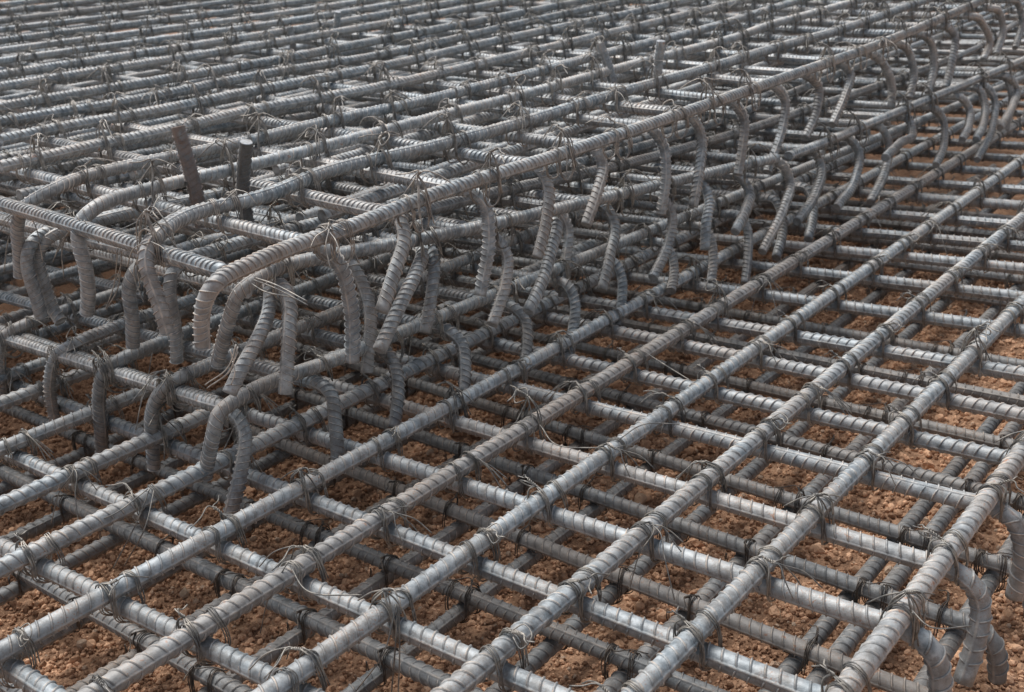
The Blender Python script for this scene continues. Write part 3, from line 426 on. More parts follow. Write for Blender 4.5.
 dict(layer='LV',i=14,hs=0,he=4,pts=[[-7.0,3.297,0.113],[-3.4,3.297,0.113],[-2.2,3.297,0.113],[-1.4,3.297,0.113],[-0.8,3.297,0.113],[-0.45,3.297,0.113],[-0.41,3.297,0.113],[-0.385,3.297,0.101],[-0.372,3.297,0.068],[-0.37,3.301,0.023]]),
 dict(layer='LV',i=15,hs=0,he=4,pts=[[-7.0,3.527,0.113],[-3.4,3.527,0.113],[-2.2,3.527,0.113],[-1.4,3.527,0.113],[-0.8,3.527,0.113],[-0.45,3.527,0.113],[-0.41,3.527,0.113],[-0.385,3.527,0.101],[-0.372,3.527,0.068],[-0.37,3.531,0.023]]),
 dict(layer='LV',i=16,hs=0,he=4,pts=[[-7.0,3.757,0.113],[-3.4,3.757,0.113],[-2.2,3.757,0.113],[-1.4,3.757,0.113],[-0.8,3.757,0.113],[-0.45,3.757,0.113],[-0.41,3.757,0.113],[-0.385,3.757,0.101],[-0.372,3.757,0.068],[-0.37,3.761,0.023]]),
 dict(layer='LV',i=17,hs=0,he=4,pts=[[-7.0,3.987,0.113],[-3.4,3.987,0.113],[-2.2,3.987,0.113],[-1.4,3.987,0.113],[-0.8,3.987,0.113],[-0.45,3.987,0.113],[-0.41,3.987,0.113],[-0.385,3.987,0.101],[-0.372,3.987,0.068],[-0.37,3.991,0.023]]),
 dict(layer='LV',i=18,hs=0,he=4,pts=[[-7.0,4.217,0.113],[-3.4,4.217,0.113],[-2.2,4.217,0.113],[-1.4,4.217,0.113],[-0.8,4.217,0.113],[-0.45,4.217,0.113],[-0.41,4.217,0.113],[-0.385,4.217,0.101],[-0.372,4.217,0.068],[-0.37,4.221,0.023]]),
 dict(layer='LV',i=19,hs=0,he=4,pts=[[-7.0,4.447,0.113],[-3.4,4.447,0.113],[-2.2,4.447,0.113],[-1.4,4.447,0.113],[-0.8,4.447,0.113],[-0.45,4.447,0.113],[-0.41,4.447,0.113],[-0.385,4.447,0.101],[-0.372,4.447,0.068],[-0.37,4.451,0.023]]),
 dict(layer='LV',i=20,hs=0,he=4,pts=[[-7.0,4.677,0.113],[-3.4,4.677,0.113],[-2.2,4.677,0.113],[-1.4,4.677,0.113],[-0.8,4.677,0.113],[-0.45,4.677,0.113],[-0.41,4.677,0.113],[-0.385,4.677,0.101],[-0.372,4.677,0.068],[-0.37,4.681,0.023]]),
 dict(layer='AU',i=1,hs=7,he=0,pts=[[-1.391,0.951,0.671],[-1.385,0.951,0.703],[-1.374,0.951,0.734],[-1.361,0.951,0.756],[-1.353,0.961,0.772],[-1.362,0.993,0.777],[-1.363,1.027,0.78],[-1.384,1.164,0.78],[-1.383,1.258,0.78],[-1.392,1.495,0.785],[-1.364,1.843,0.791],[-1.338,2.338,0.8],[-1.323,2.848,0.809],[-1.308,3.367,0.818],[-1.356,4.704,0.842],[-1.378,5.904,0.864],[-1.47,11.0,0.96]]),
 dict(layer='AU',i=2,hs=7,he=0,pts=[[-1.591,1.024,0.633],[-1.598,1.024,0.677],[-1.609,1.024,0.716],[-1.617,1.024,0.754],[-1.621,1.034,0.777],[-1.634,1.066,0.79],[-1.673,1.136,0.795],[-1.689,1.21,0.796],[-1.671,1.3,0.795],[-1.699,1.536,0.801],[-1.651,1.789,0.803],[-1.628,2.024,0.806],[-1.615,2.501,0.814],[-1.586,2.934,0.82],[-1.576,3.275,0.826],[-1.548,3.704,0.832],[-1.557,4.38,0.845],[-1.565,5.58,0.867],[-1.601,11.0,0.966]]),
 dict(layer='AU',i=3,hs=7,he=0,pts=[[-1.919,1.07,0.604],[-1.905,1.07,0.632],[-1.89,1.07,0.703],[-1.896,1.07,0.751],[-1.889,1.08,0.786],[-1.887,1.112,0.803],[-1.906,1.179,0.807],[-1.909,1.265,0.807],[-1.885,1.438,0.809],[-1.863,1.702,0.813],[-1.853,1.927,0.816],[-1.843,2.099,0.819],[-1.826,2.304,0.822],[-1.821,2.642,0.827],[-1.805,3.024,0.834],[-1.786,3.478,0.841],[-1.81,3.75,0.847],[-1.801,4.161,0.854],[-1.787,5.361,0.875],[-1.722,11.0,0.973]]),
 dict(layer='AU',i=4,hs=7,he=0,pts=[[-2.206,1.101,0.629],[-2.189,1.101,0.677],[-2.174,1.101,0.731],[-2.147,1.101,0.768],[-2.108,1.111,0.796],[-2.082,1.143,0.813],[-2.111,1.233,0.818],[-2.11,1.328,0.819],[-2.068,1.588,0.821],[-2.051,1.883,0.826],[-2.022,2.073,0.828],[-2.0,2.502,0.834],[-1.997,3.041,0.844],[-1.975,3.655,0.854],[-2.003,4.147,0.864],[-2.027,5.347,0.887],[-2.14,11.0,0.994]]),
 dict(layer='AU',i=5,hs=0,he=0,pts=[[-2.352,1.185,0.83],[-2.343,1.424,0.833],[-2.329,1.607,0.835],[-2.33,1.855,0.84],[-2.264,2.172,0.842],[-2.236,2.803,0.852],[-2.222,3.552,0.865],[-2.22,4.234,0.877],[-2.218,5.434,0.898],[-2.21,11.0,0.998]]),
 dict(layer='AU',i=6,hs=0,he=0,pts=[[-2.613,1.332,0.845],[-2.6,1.523,0.848],[-2.563,1.718,0.849],[-2.539,2.032,0.854],[-2.487,2.503,0.86],[-2.486,3.124,0.871],[-2.457,3.75,0.88],[-2.428,4.95,0.901],[-2.286,11.0,1.002]]),
 dict(layer='AU',i=7,hs=0,he=0,pts=[[-2.825,1.15,0.855],[-2.816,1.446,0.858],[-2.746,1.769,0.86],[-2.732,2.194,0.867],[-2.652,2.674,0.871],[-2.674,3.364,0.885],[-2.693,4.564,0.907],[-2.794,11.0,1.028]]),
 dict(layer='AU',i=8,hs=0,he=0,pts=[[-3.022,1.15,0.865],[-3.01,1.555,0.87],[-2.95,1.996,0.875],[-2.908,2.342,0.879],[-2.89,2.922,0.888],[-2.871,3.618,0.9],[-2.855,4.818,0.92],[-2.772,11.0,1.027]]),
 dict(layer='AU',i=9,hs=0,he=0,pts=[[-3.33,1.15,0.881],[-3.313,1.725,0.889],[-3.268,2.129,0.894],[-3.216,2.602,0.899],[-3.18,3.802,0.919],[-2.964,11.0,1.037]]),
 dict(layer='AU',i=10,hs=0,he=0,pts=[[-3.545,1.15,0.892],[-3.524,1.844,0.902],[-3.417,2.771,0.913],[-3.381,3.971,0.933],[-3.17,11.0,1.048]]),
 dict(layer='AU',i=11,hs=0,he=0,pts=[[-3.832,1.15,0.907],[-3.807,2.003,0.919],[-3.643,2.962,0.928],[-3.607,4.162,0.948],[-3.402,11.0,1.06]]),
 dict(layer='AU',i=12,hs=0,he=0,pts=[[-4.067,1.15,0.919],[-4.037,2.132,0.934],[-3.873,3.156,0.943],[-3.837,4.356,0.963],[-3.638,11.0,1.072]]),
 dict(layer='AU',i=13,hs=0,he=0,pts=[[-4.33,1.15,0.933],[-4.296,2.278,0.95],[-4.133,3.375,0.961],[-4.097,4.575,0.981],[-3.904,11.0,1.086]]),
 dict(layer='AU',i=14,hs=0,he=0,pts=[[-4.661,1.15,0.95],[-4.621,2.461,0.97],[-4.513,3.118,0.976],[-4.477,4.318,0.996],[-4.276,11.0,1.106]]),
 dict(layer='AU',i=15,hs=0,he=0,pts=[[-4.97,1.15,0.966],[-4.925,2.632,0.989],[-4.869,3.097,0.994],[-4.833,4.297,1.014],[-4.632,11.0,1.124]]),
 dict(layer='AU',i=16,hs=0,he=0,pts=[[-5.322,1.15,0.984],[-5.271,2.826,1.01],[-5.241,3.12,1.014],[-5.205,4.32,1.034],[-5.004,11.0,1.143]]),
 dict(layer='AU',i=17,hs=0,he=0,pts=[[-5.63,1.15,1.001],[-5.575,2.997,1.029],[-5.553,3.091,1.03],[-5.517,4.291,1.049],[-5.316,11.0,1.16]]),
 dict(layer='AV',i=0,hs=0,he=4,pts=[[-7.5,1.311,1.068],[-6.0,1.293,0.99],[-4.5,1.275,0.912],[-3.4,1.262,0.855],[-2.6,1.252,0.813],[-1.477,1.239,0.754],[-1.427,1.238,0.752],[-1.407,1.261,0.72],[-1.393,1.265,0.651],[-1.389,1.25,0.54]]),
 dict(layer='AV',i=1,hs=0,he=4,pts=[[-7.5,1.515,1.071],[-6.0,1.497,0.993],[-4.5,1.479,0.915],[-3.4,1.465,0.858],[-2.6,1.456,0.816],[-1.479,1.442,0.758],[-1.429,1.442,0.755],[-1.409,1.432,0.724],[-1.395,1.385,0.672],[-1.391,1.335,0.607]]),
 dict(layer='AV',i=2,hs=0,he=4,pts=[[-7.5,1.711,1.075],[-6.0,1.693,0.997],[-4.5,1.675,0.919],[-3.4,1.662,0.862],[-2.6,1.652,0.82],[-1.464,1.639,0.761],[-1.414,1.638,0.758],[-1.394,1.648,0.736],[-1.38,1.64,0.68],[-1.376,1.593,0.562]]),
 dict(layer='AV',i=3,hs=0,he=4,pts=[[-7.5,1.937,1.079],[-6.0,1.919,1.001],[-4.5,1.901,0.923],[-3.4,1.888,0.866],[-2.6,1.879,0.824],[-1.475,1.865,0.766],[-1.425,1.865,0.763],[-1.405,1.874,0.728],[-1.391,1.848,0.664],[-1.387,1.8,0.583]]),
 dict(layer='AV',i=4,hs=0,he=4,pts=[[-7.5,2.139,1.082],[-6.0,2.121,1.004],[-4.5,2.103,0.926],[-3.4,2.089,0.869],[-2.6,2.08,0.828],[-1.463,2.066,0.768],[-1.413,2.066,0.766],[-1.393,2.069,0.726],[-1.379,2.025,0.68],[-1.375,1.967,0.614]]),
 dict(layer='AV',i=5,hs=0,he=4,pts=[[-7.5,2.37,1.087],[-6.0,2.352,1.009],[-4.5,2.334,0.931],[-3.4,2.321,0.873],[-2.6,2.311,0.832],[-1.46,2.298,0.772],[-1.41,2.297,0.77],[-1.39,2.331,0.714],[-1.376,2.315,0.653],[-1.372,2.281,0.562]]),
 dict(layer='AV',i=6,hs=0,he=4,pts=[[-7.5,2.542,1.09],[-6.0,2.524,1.012],[-4.5,2.506,0.934],[-3.4,2.492,0.876],[-2.6,2.483,0.835],[-1.451,2.469,0.775],[-1.401,2.468,0.773],[-1.381,2.498,0.718],[-1.367,2.466,0.647],[-1.363,2.422,0.55]]),
 dict(layer='AV',i=7,hs=0,he=4,pts=[[-7.5,2.732,1.093],[-6.0,2.714,1.015],[-4.5,2.696,0.937],[-3.4,2.682,0.88],[-2.6,2.673,0.838],[-1.432,2.659,0.778],[-1.382,2.658,0.775],[-1.362,2.693,0.726],[-1.348,2.661,0.662],[-1.344,2.626,0.59]]),
 dict(layer='AV',i=8,hs=0,he=4,pts=[[-7.5,2.994,1.098],[-6.0,2.976,1.02],[-4.5,2.958,0.942],[-3.4,2.945,0.885],[-2.6,2.935,0.843],[-1.442,2.921,0.783],[-1.392,2.921,0.78],[-1.372,2.963,0.73],[-1.358,2.923,0.668],[-1.354,2.819,0.557]]),
 dict(layer='AV',i=9,hs=0,he=4,pts=[[-7.5,3.17,1.101],[-6.0,3.152,1.023],[-4.5,3.134,0.945],[-3.4,3.121,0.888],[-2.6,3.111,0.846],[-1.427,3.097,0.785],[-1.377,3.097,0.783],[-1.357,3.159,0.735],[-1.343,3.117,0.678],[-1.339,3.03,0.613]]),
 dict(layer='AV',i=10,hs=0,he=4,pts=[[-7.5,3.398,1.105],[-6.0,3.38,1.027],[-4.5,3.362,0.949],[-3.4,3.349,0.892],[-2.6,3.339,0.85],[-1.414,3.325,0.789],[-1.364,3.324,0.787],[-1.344,3.356,0.754],[-1.33,3.289,0.695],[-1.326,3.189,0.623]]),
 dict(layer='AV',i=11,hs=0,he=4,pts=[[-7.5,3.584,1.108],[-6.0,3.566,1.03],[-4.5,3.548,0.952],[-3.4,3.535,0.895],[-2.6,3.525,0.854],[-1.406,3.511,0.792],[-1.356,3.51,0.791],[-1.336,3.616,0.74],[-1.322,3.659,0.671],[-1.318,3.65,0.598]]),
 dict(layer='AV',i=12,hs=0,he=4,pts=[[-7.5,3.807,1.112],[-6.0,3.789,1.034],[-4.5,3.771,0.956],[-3.4,3.758,0.899],[-2.6,3.748,0.858],[-1.403,3.734,0.795],[-1.353,3.733,0.795],[-1.333,3.843,0.743],[-1.319,3.853,0.676],[-1.315,3.806,0.606]]),
 dict(layer='AV',i=13,hs=0,he=4,pts=[[-7.5,4.026,1.116],[-6.0,4.008,1.038],[-4.5,3.99,0.96],[-3.4,3.977,0.903],[-2.6,3.967,0.862],[-1.395,3.953,0.799],[-1.345,3.952,0.799],[-1.325,4.032,0.753],[-1.311,4.027,0.676],[-1.307,3.969,0.598]]),
 dict(layer='AV',i=14,hs=0,he=4,pts=[[-7.5,4.237,1.12],[-6.0,4.219,1.042],[-4.5,4.201,0.964],[-3.4,4.187,0.907],[-2.6,4.178,0.865],[-1.38,4.163,0.802],[-1.33,4.163,0.802],[-1.31,4.229,0.761],[-1.296,4.179,0.69],[-1.292,4.112,0.598]]),
 dict(layer='AV',i=15,hs=0,he=4,pts=[[-7.5,4.524,1.125],[-6.0,4.506,1.047],[-4.5,4.488,0.969],[-3.4,4.475,0.912],[-2.6,4.465,0.871],[-1.393,4.451,0.808],[-1.343,4.45,0.808],[-1.323,4.603,0.759],[-1.309,4.663,0.688],[-1.305,4.577,0.631]]),
 dict(layer='AV',i=16,hs=0,he=4,pts=[[-7.5,4.776,1.13],[-6.0,4.758,1.052],[-4.5,4.74,0.974],[-3.4,4.727,0.917],[-2.6,4.718,0.875],[-1.388,4.703,0.812],[-1.338,4.702,0.812],[-1.318,4.799,0.78],[-1.304,4.809,0.718],[-1.3,4.726,0.635]]),
 dict(layer='AV',i=17,hs=0,he=4,pts=[[-7.5,5.053,1.135],[-6.0,5.035,1.057],[-4.5,5.017,0.979],[-3.4,5.004,0.922],[-2.6,4.995,0.88],[-1.403,4.98,0.818],[-1.353,4.98,0.817],[-1.333,5.101,0.79],[-1.319,5.133,0.714],[-1.315,5.047,0.619]]),
 dict(layer='AV',i=-1,hs=0,he=0,pts=[[-7.0,1.132,1.043],[-4.5,1.112,0.913],[-2.181,1.082,0.791],[-1.901,1.073,0.777],[-1.66,1.064,0.764],[-1.449,1.058,0.753]]),
 dict(layer='AV',i=18,hs=0,he=4,pts=[[-7.5,5.35,1.142],[-5.0,5.35,1.012],[-3.0,5.35,0.908],[-1.6,5.35,0.835],[-1.38,5.35,0.824],[-1.345,5.35,0.809],[-1.33,5.36,0.764],[-1.33,5.35,0.624]]),
 dict(layer='AV',i=19,hs=0,he=4,pts=[[-7.5,5.63,1.147],[-5.0,5.63,1.017],[-3.0,5.63,0.913],[-1.6,5.63,0.84],[-1.38,5.63,0.829],[-1.345,5.63,0.814],[-1.33,5.64,0.769],[-1.33,5.63,0.629]]),
 dict(layer='AV',i=20,hs=0,he=4,pts=[[-7.5,5.91,1.152],[-5.0,5.91,1.022],[-3.0,5.91,0.918],[-1.6,5.91,0.845],[-1.38,5.91,0.834],[-1.345,5.91,0.819],[-1.33,5.92,0.774],[-1.33,5.91,0.634]]),
 dict(layer='AV',i=21,hs=0,he=4,pts=[[-7.5,6.19,1.157],[-5.0,6.19,1.027],[-3.0,6.19,0.923],[-1.6,6.19,0.85],[-1.38,6.19,0.839],[-1.345,6.19,0.824],[-1.33,6.2,0.779],[-1.33,6.19,0.639]]),
 dict(layer='AV',i=22,hs=0,he=4,pts=[[-7.5,6.47,1.162],[-5.0,6.47,1.032],[-3.0,6.47,0.928],[-1.6,6.47,0.855],[-1.38,6.47,0.844],[-1.345,6.47,0.829],[-1.33,6.48,0.784],[-1.33,6.47,0.644]]),
 dict(layer='AV',i=23,hs=0,he=4,pts=[[-7.5,6.75,1.167],[-5.0,6.75,1.037],[-3.0,6.75,0.933],[-1.6,6.75,0.86],[-1.38,6.75,0.849],[-1.345,6.75,0.834],[-1.33,6.76,0.789],[-1.33,6.75,0.649]]),
 dict(layer='AV',i=24,hs=0,he=4,pts=[[-7.5,7.03,1.172],[-5.0,7.03,1.042],[-3.0,7.03,0.938],[-1.6,7.03,0.865],[-1.38,7.03,0.854],[-1.345,7.03,0.839],[-1.33,7.04,0.794],[-1.33,7.03,0.654]]),
 dict(layer='AV',i=25,hs=0,he=4,pts=[[-7.5,7.31,1.177],[-5.0,7.31,1.047],[-3.0,7.31,0.943],[-1.6,7.31,0.87],[-1.38,7.31,0.859],[-1.345,7.31,0.844],[-1.33,7.32,0.799],[-1.33,7.31,0.659]]),
 dict(layer='AV',i=26,hs=0,he=4,pts=[[-7.5,7.59,1.182],[-5.0,7.59,1.052],[-3.0,7.59,0.948],[-1.6,7.59,0.875],[-1.38,7.59,0.864],[-1.345,7.59,0.849],[-1.33,7.6,0.804],[-1.33,7.59,0.664]]),
 dict(layer='AV',i=27,hs=0,he=4,pts=[[-7.5,7.87,1.187],[-5.0,7.87,1.057],[-3.0,7.87,0.953],[-1.6,7.87,0.88],[-1.38,7.87,0.869],[-1.345,7.87,0.854],[-1.33,7.88,0.809],[-1.33,7.87,0.669]]),
 dict(layer='AV',i=28,hs=0,he=4,pts=[[-7.5,8.15,1.192],[-5.0,8.15,1.062],[-3.0,8.15,0.958],[-1.6,8.15,0.885],[-1.38,8.15,0.874],[-1.345,8.15,0.859],[-1.33,8.16,0.814],[-1.33,8.15,0.674]]),
 dict(layer='AV',i=29,hs=0,he=4,pts=[[-7.5,8.43,1.197],[-5.0,8.43,1.067],[-3.0,8.43,0.963],[-1.6,8.43,0.89],[-1.38,8.43,0.879],[-1.345,8.43,0.864],[-1.33,8.44,0.819],[-1.33,8.43,0.679]]),
 dict(layer='AV',i=30,hs=0,he=4,pts=[[-7.5,8.71,1.202],[-5.0,8.71,1.072],[-3.0,8.71,0.968],[-1.6,8.71,0.895],[-1.38,8.71,0.884],[-1.345,8.71,0.869],[-1.33,8.72,0.824],[-1.33,8.71,0.684]]),
 dict(layer='AV',i=31,hs=0,he=4,pts=[[-7.5,8.99,1.207],[-5.0,8.99,1.077],[-3.0,8.99,0.973],[-1.6,8.99,0.9],[-1.38,8.99,0.889],[-1.345,8.99,0.874],[-1.33,9.0,0.829],[-1.33,8.99,0.689]]),
 dict(layer='AV',i=32,hs=0,he=4,pts=[[-7.5,9.27,1.212],[-5.0,9.27,1.082],[-3.0,9.27,0.978],[-1.6,9.27,0.905],[-1.38,9.27,0.894],[-1.345,9.27,0.879],[-1.33,9.28,0.834],[-1.33,9.27,0.694]]),
 dict(layer='AV',i=33,hs=0,he=4,pts=[[-7.5,9.55,1.217],[-5.0,9.55,1.087],[-3.0,9.55,0.983],[-1.6,9.55,0.91],[-1.38,9.55,0.899],[-1.345,9.55,0.884],[-1.33,9.56,0.839],[-1.33,9.55,0.699]]),
 dict(layer='AV',i=34,hs=0,he=4,pts=[[-7.5,9.83,1.222],[-5.0,9.83,1.092],[-3.0,9.83,0.988],[-1.6,9.83,0.915],[-1.38,9.83,0.904],[-1.345,9.83,0.889],[-1.33,9.84,0.844],[-1.33,9.83,0.704]]),
 dict(layer='AV',i=35,hs=0,he=4,pts=[[-7.5,10.11,1.227],[-5.0,10.11,1.097],[-3.0,10.11,0.993],[-1.6,10.11,0.92],[-1.38,10.11,0.909],[-1.345,10.11,0.894],[-1.33,10.12,0.849],[-1.33,10.11,0.709]]),
 dict(layer='AV',i=36,hs=0,he=4,pts=[[-7.5,10.39,1.232],[-5.0,10.39,1.102],[-3.0,10.39,0.998],[-1.6,10.39,0.925],[-1.38,10.39,0.915],[-1.345,10.39,0.9],[-1.33,10.4,0.855],[-1.33,10.39,0.715]]),
 dict(layer='AV',i=37,hs=0,he=4,pts=[[-7.5,10.67,1.237],[-5.0,10.67,1.107],[-3.0,10.67,1.003],[-1.6,10.67,0.93],[-1.38,10.67,0.92],[-1.345,10.67,0.905],[-1.33,10.68,0.86],[-1.33,10.67,0.72]]),
 dict(layer='AV',i=38,hs=0,he=4,pts=[[-7.5,10.95,1.242],[-5.0,10.95,1.112],[-3.0,10.95,1.008],[-1.6,10.95,0.936],[-1.38,10.95,0.925],[-1.345,10.95,0.91],[-1.33,10.96,0.865],[-1.33,10.95,0.725]]),
 dict(layer='AV',i=39,hs=0,he=4,pts=[[-7.5,11.23,1.247],[-5.0,11.23,1.117],[-3.0,11.23,1.013],[-1.6,11.23,0.941],[-1.38,11.23,0.93],[-1.345,11.23,0.915],[-1.33,11.24,0.87],[-1.33,11.23,0.73]]),
 dict(layer='BV',i=0,hs=0,he=5,pts=[[-6.0,1.196,0.793],[-4.5,1.211,0.748],[-3.2,1.224,0.709],[-2.4,1.232,0.685],[-1.629,1.24,0.662],[-1.579,1.24,0.661],[-1.554,1.215,0.626],[-1.529,1.159,0.588],[-1.519,1.105,0.55],[-1.519,1.075,0.518]]),
 dict(layer='BV',i=1,hs=0,he=4,pts=[[-6.0,1.246,0.793],[-4.5,1.246,0.748],[-3.2,1.246,0.709],[-2.4,1.246,0.685],[-1.598,1.246,0.661],[-1.548,1.246,0.66],[-1.523,1.237,0.639],[-1.498,1.207,0.596],[-1.488,1.17,0.488]]),
 dict(layer='BV',i=2,hs=0,he=4,pts=[[-6.0,1.487,0.786],[-4.5,1.472,0.741],[-3.2,1.459,0.702],[-2.4,1.451,0.678],[-1.638,1.443,0.656],[-1.588,1.443,0.654],[-1.563,1.449,0.621],[-1.538,1.444,0.574],[-1.528,1.409,0.436]]),
 dict(layer='BV',i=3,hs=0,he=4,pts=[[-6.0,1.521,0.78],[-4.5,1.536,0.735],[-3.2,1.549,0.696],[-2.4,1.557,0.672],[-1.546,1.565,0.646],[-1.496,1.566,0.645],[-1.471,1.524,0.627],[-1.446,1.439,0.58],[-1.436,1.361,0.514]]),
 dict(layer='BV',i=4,hs=0,he=4,pts=[[-6.0,1.6,0.778],[-4.5,1.6,0.733],[-3.2,1.6,0.694],[-2.4,1.6,0.67],[-1.555,1.6,0.645],[-1.505,1.6,0.643],[-1.48,1.581,0.622],[-1.455,1.541,0.578],[-1.445,1.499,0.503]]),
 dict(layer='BV',i=5,hs=0,he=4,pts=[[-6.0,1.803,0.767],[-4.5,1.788,0.722],[-3.2,1.775,0.683],[-2.4,1.767,0.659],[-1.516,1.758,0.633],[-1.466,1.758,0.632],[-1.441,1.763,0.599],[-1.416,1.722,0.541],[-1.406,1.658,0.475]]),
 dict(layer='BV',i=6,hs=0,he=4,pts=[[-6.0,2.041,0.742],[-4.5,2.056,0.697],[-3.2,2.069,0.658],[-2.4,2.077,0.634],[-1.592,2.085,0.61],[-1.542,2.085,0.608],[-1.517,2.092,0.568],[-1.492,2.046,0.497],[-1.482,2.013,0.417]]),
 dict(layer='BV',i=7,hs=0,he=4,pts=[[-6.0,1.95,0.753],[-4.5,1.95,0.708],[-3.2,1.95,0.669],[-2.4,1.95,0.645],[-1.494,1.95,0.618],[-1.444,1.95,0.618],[-1.419,1.893,0.571],[-1.394,1.825,0.526],[-1.384,1.753,0.477]]),
 dict(layer='BV',i=8,hs=0,he=4,pts=[[-6.0,2.23,0.734],[-4.5,2.215,0.689],[-3.2,2.202,0.65],[-2.4,2.194,0.626],[-1.522,2.185,0.6],[-1.472,2.185,0.599],[-1.447,2.188,0.559],[-1.422,2.128,0.496],[-1.412,2.074,0.426]]),
 dict(layer='BV',i=9,hs=0,he=4,pts=[[-6.0,2.315,0.721],[-4.5,2.33,0.676],[-3.2,2.343,0.637],[-2.4,2.351,0.613],[-1.472,2.36,0.586],[-1.422,2.361,0.586],[-1.397,2.371,0.546],[-1.372,2.311,0.479],[-1.362,2.221,0.421]]),
 dict(layer='BV',i=10,hs=0,he=4,pts=[[-6.0,2.54,0.71],[-4.5,2.54,0.665],[-3.2,2.54,0.626],[-2.4,2.54,0.602],[-1.447,2.54,0.575],[-1.397,2.54,0.575],[-1.372,2.52,0.544],[-1.347,2.458,0.496],[-1.337,2.434,0.437]]),
 dict(layer='BV',i=11,hs=0,he=4,pts=[[-6.0,2.756,0.701],[-4.5,2.741,0.656],[-3.2,2.728,0.617],[-2.4,2.72,0.593],[-1.434,2.71,0.566],[-1.384,2.71,0.566],[-1.359,2.72,0.528],[-1.334,2.653,0.49],[-1.324,2.572,0.452]]),
 dict(layer='BV',i=12,hs=0,he=4,pts=[[-6.0,2.888,0.695],[-4.5,2.903,0.65],[-3.2,2.916,0.611],[-2.4,2.924,0.587],[-1.42,2.934,0.56],[-1.37,2.934,0.56],[-1.345,2.949,0.507],[-1.32,2.865,0.456],[-1.31,2.704,0.363]]),
 dict(layer='BV',i=13,hs=0,he=4,pts=[[-6.0,3.12,0.695],[-4.5,3.12,0.65],[-3.2,3.12,0.611],[-2.4,3.12,0.587],[-1.4,3.12,0.56],[-1.35,3.12,0.56],[-1.325,3.116,0.518],[-1.3,3.021,0.451],[-1.29,2.88,0.407]]),
 dict(layer='BV',i=14,hs=0,he=4,pts=[[-6.0,3.359,0.697],[-4.5,3.344,0.652],[-3.2,3.331,0.613],[-2.4,3.323,0.589],[-1.371,3.312,0.562],[-1.321,3.312,0.562],[-1.296,3.325,0.524],[-1.271,3.247,0.45],[-1.261,3.085,0.402]]),
 dict(layer='BV',i=15,hs=0,he=4,pts=[[-6.0,3.482,0.699],[-4.5,3.497,0.654],[-3.2,3.51,0.615],[-2.4,3.518,0.591],[-1.363,3.528,0.564],[-1.313,3.529,0.564],[-1.288,3.556,0.513],[-1.263,3.475,0.434],[-1.253,3.333,0.363]]),
 dict(layer='BV',i=16,hs=0,he=4,pts=[[-6.0,3.665,0.701],[-4.5,3.665,0.656],[-3.2,3.665,0.617],[-2.4,3.665,0.593],[-1.316,3.665,0.566],[-1.266,3.665,0.566],[-1.241,3.637,0.533],[-1.216,3.462,0.525],[-1.206,3.312,0.509]]),
 dict(layer='BV',i=17,hs=0,he=4,pts=[[-6.0,3.903,0.703],[-4.5,3.888,0.658],[-3.2,3.875,0.619],[-2.4,3.867,0.595],[-1.303,3.856,0.568],[-1.253,3.856,0.568],[-1.228,3.901,0.521],[-1.203,3.851,0.446],[-1.193,3.75,0.399]]),
 dict(layer='BV',i=18,hs=0,he=4,pts=[[-6.0,4.035,0.705],[-4.5,4.05,0.66],[-3.2,4.063,0.621],[-2.4,4.071,0.597],[-1.282,4.082,0.57],[-1.232,4.083,0.57],[-1.207,4.112,0.528],[-1.182,4.042,0.481],[-1.172,3.942,0.448]]),
 dict(layer='BV',i=19,hs=0,he=4,pts=[[-6.0,4.279,0.707],[-4.5,4.279,0.662],[-3.2,4.279,0.623],[-2.4,4.279,0.599],[-1.28,4.279,0.572],[-1.23,4.279,0.572],[-1.205,4.277,0.53],[-1.18,4.211,0.463],[-1.17,4.096,0.42]]),
 dict(layer='BV',i=20,hs=0,he=4,pts=[[-6.0,4.375,0.707],[-4.5,4.36,0.662],[-3.2,4.347,0.623],[-2.4,4.339,0.599],[-1.266,4.327,0.572],[-1.216,4.327,0.572],[-1.191,4.351,0.526],[-1.166,4.277,0.441],[-1.156,4.079,0.353]]),
 dict(layer='BV',i=21,hs=0,he=4,pts=[[-6.0,4.518,0.71],[-4.5,4.533,0.665],[-3.2,4.546,0.626],[-2.4,4.554,0.602],[-1.263,4.565,0.575],[-1.213,4.566,0.575],[-1.188,4.624,0.522],[-1.163,4.507,0.477],[-1.153,4.322,0.423]]),
 dict(layer='BV',i=22,hs=0,he=4,pts=[[-5.0,4.6,0.68],[-3.0,4.6,0.62],[-1.6,4.6,0.578],[-1.26,4.6,0.575],[-1.22,4.6,0.56],[-1.2,4.6,0.515],[-1.2,4.58,0.355]]),
 dict(layer='BV',i=23,hs=0,he=4,pts=[[-5.0,4.87,0.683],[-3.0,4.87,0.623],[-1.6,4.87,0.581],[-1.26,4.87,0.578],[-1.22,4.87,0.563],[-1.2,4.87,0.518],[-1.2,4.85,0.358]]),
 dict(layer='BV',i=24,hs=0,he=4,pts=[[-5.0,5.14,0.685],[-3.0,5.14,0.625],[-1.6,5.14,0.583],[-1.26,5.14,0.58],[-1.22,5.14,0.565],[-1.2,5.14,0.52],[-1.2,5.12,0.36]]),
 dict(layer='BV',i=25,hs=0,he=4,pts=[[-5.0,5.41,0.688],[-3.0,5.41,0.628],[-1.6,5.41,0.586],[-1.26,5.41,0.583],[-1.22,5.41,0.568],[-1.2,5.41,0.523],[-1.2,5.39,0.363]]),
 dict(layer='BV',i=26,hs=0,he=4,pts=[[-5.0,5.68,0.691],[-3.0,5.68,0.631],[-1.6,5.68,0.589],[-1.26,5.68,0.586],[-1.22,5.68,0.571],[-1.2,5.68,0.526],[-1.2,5.66,0.366]]),
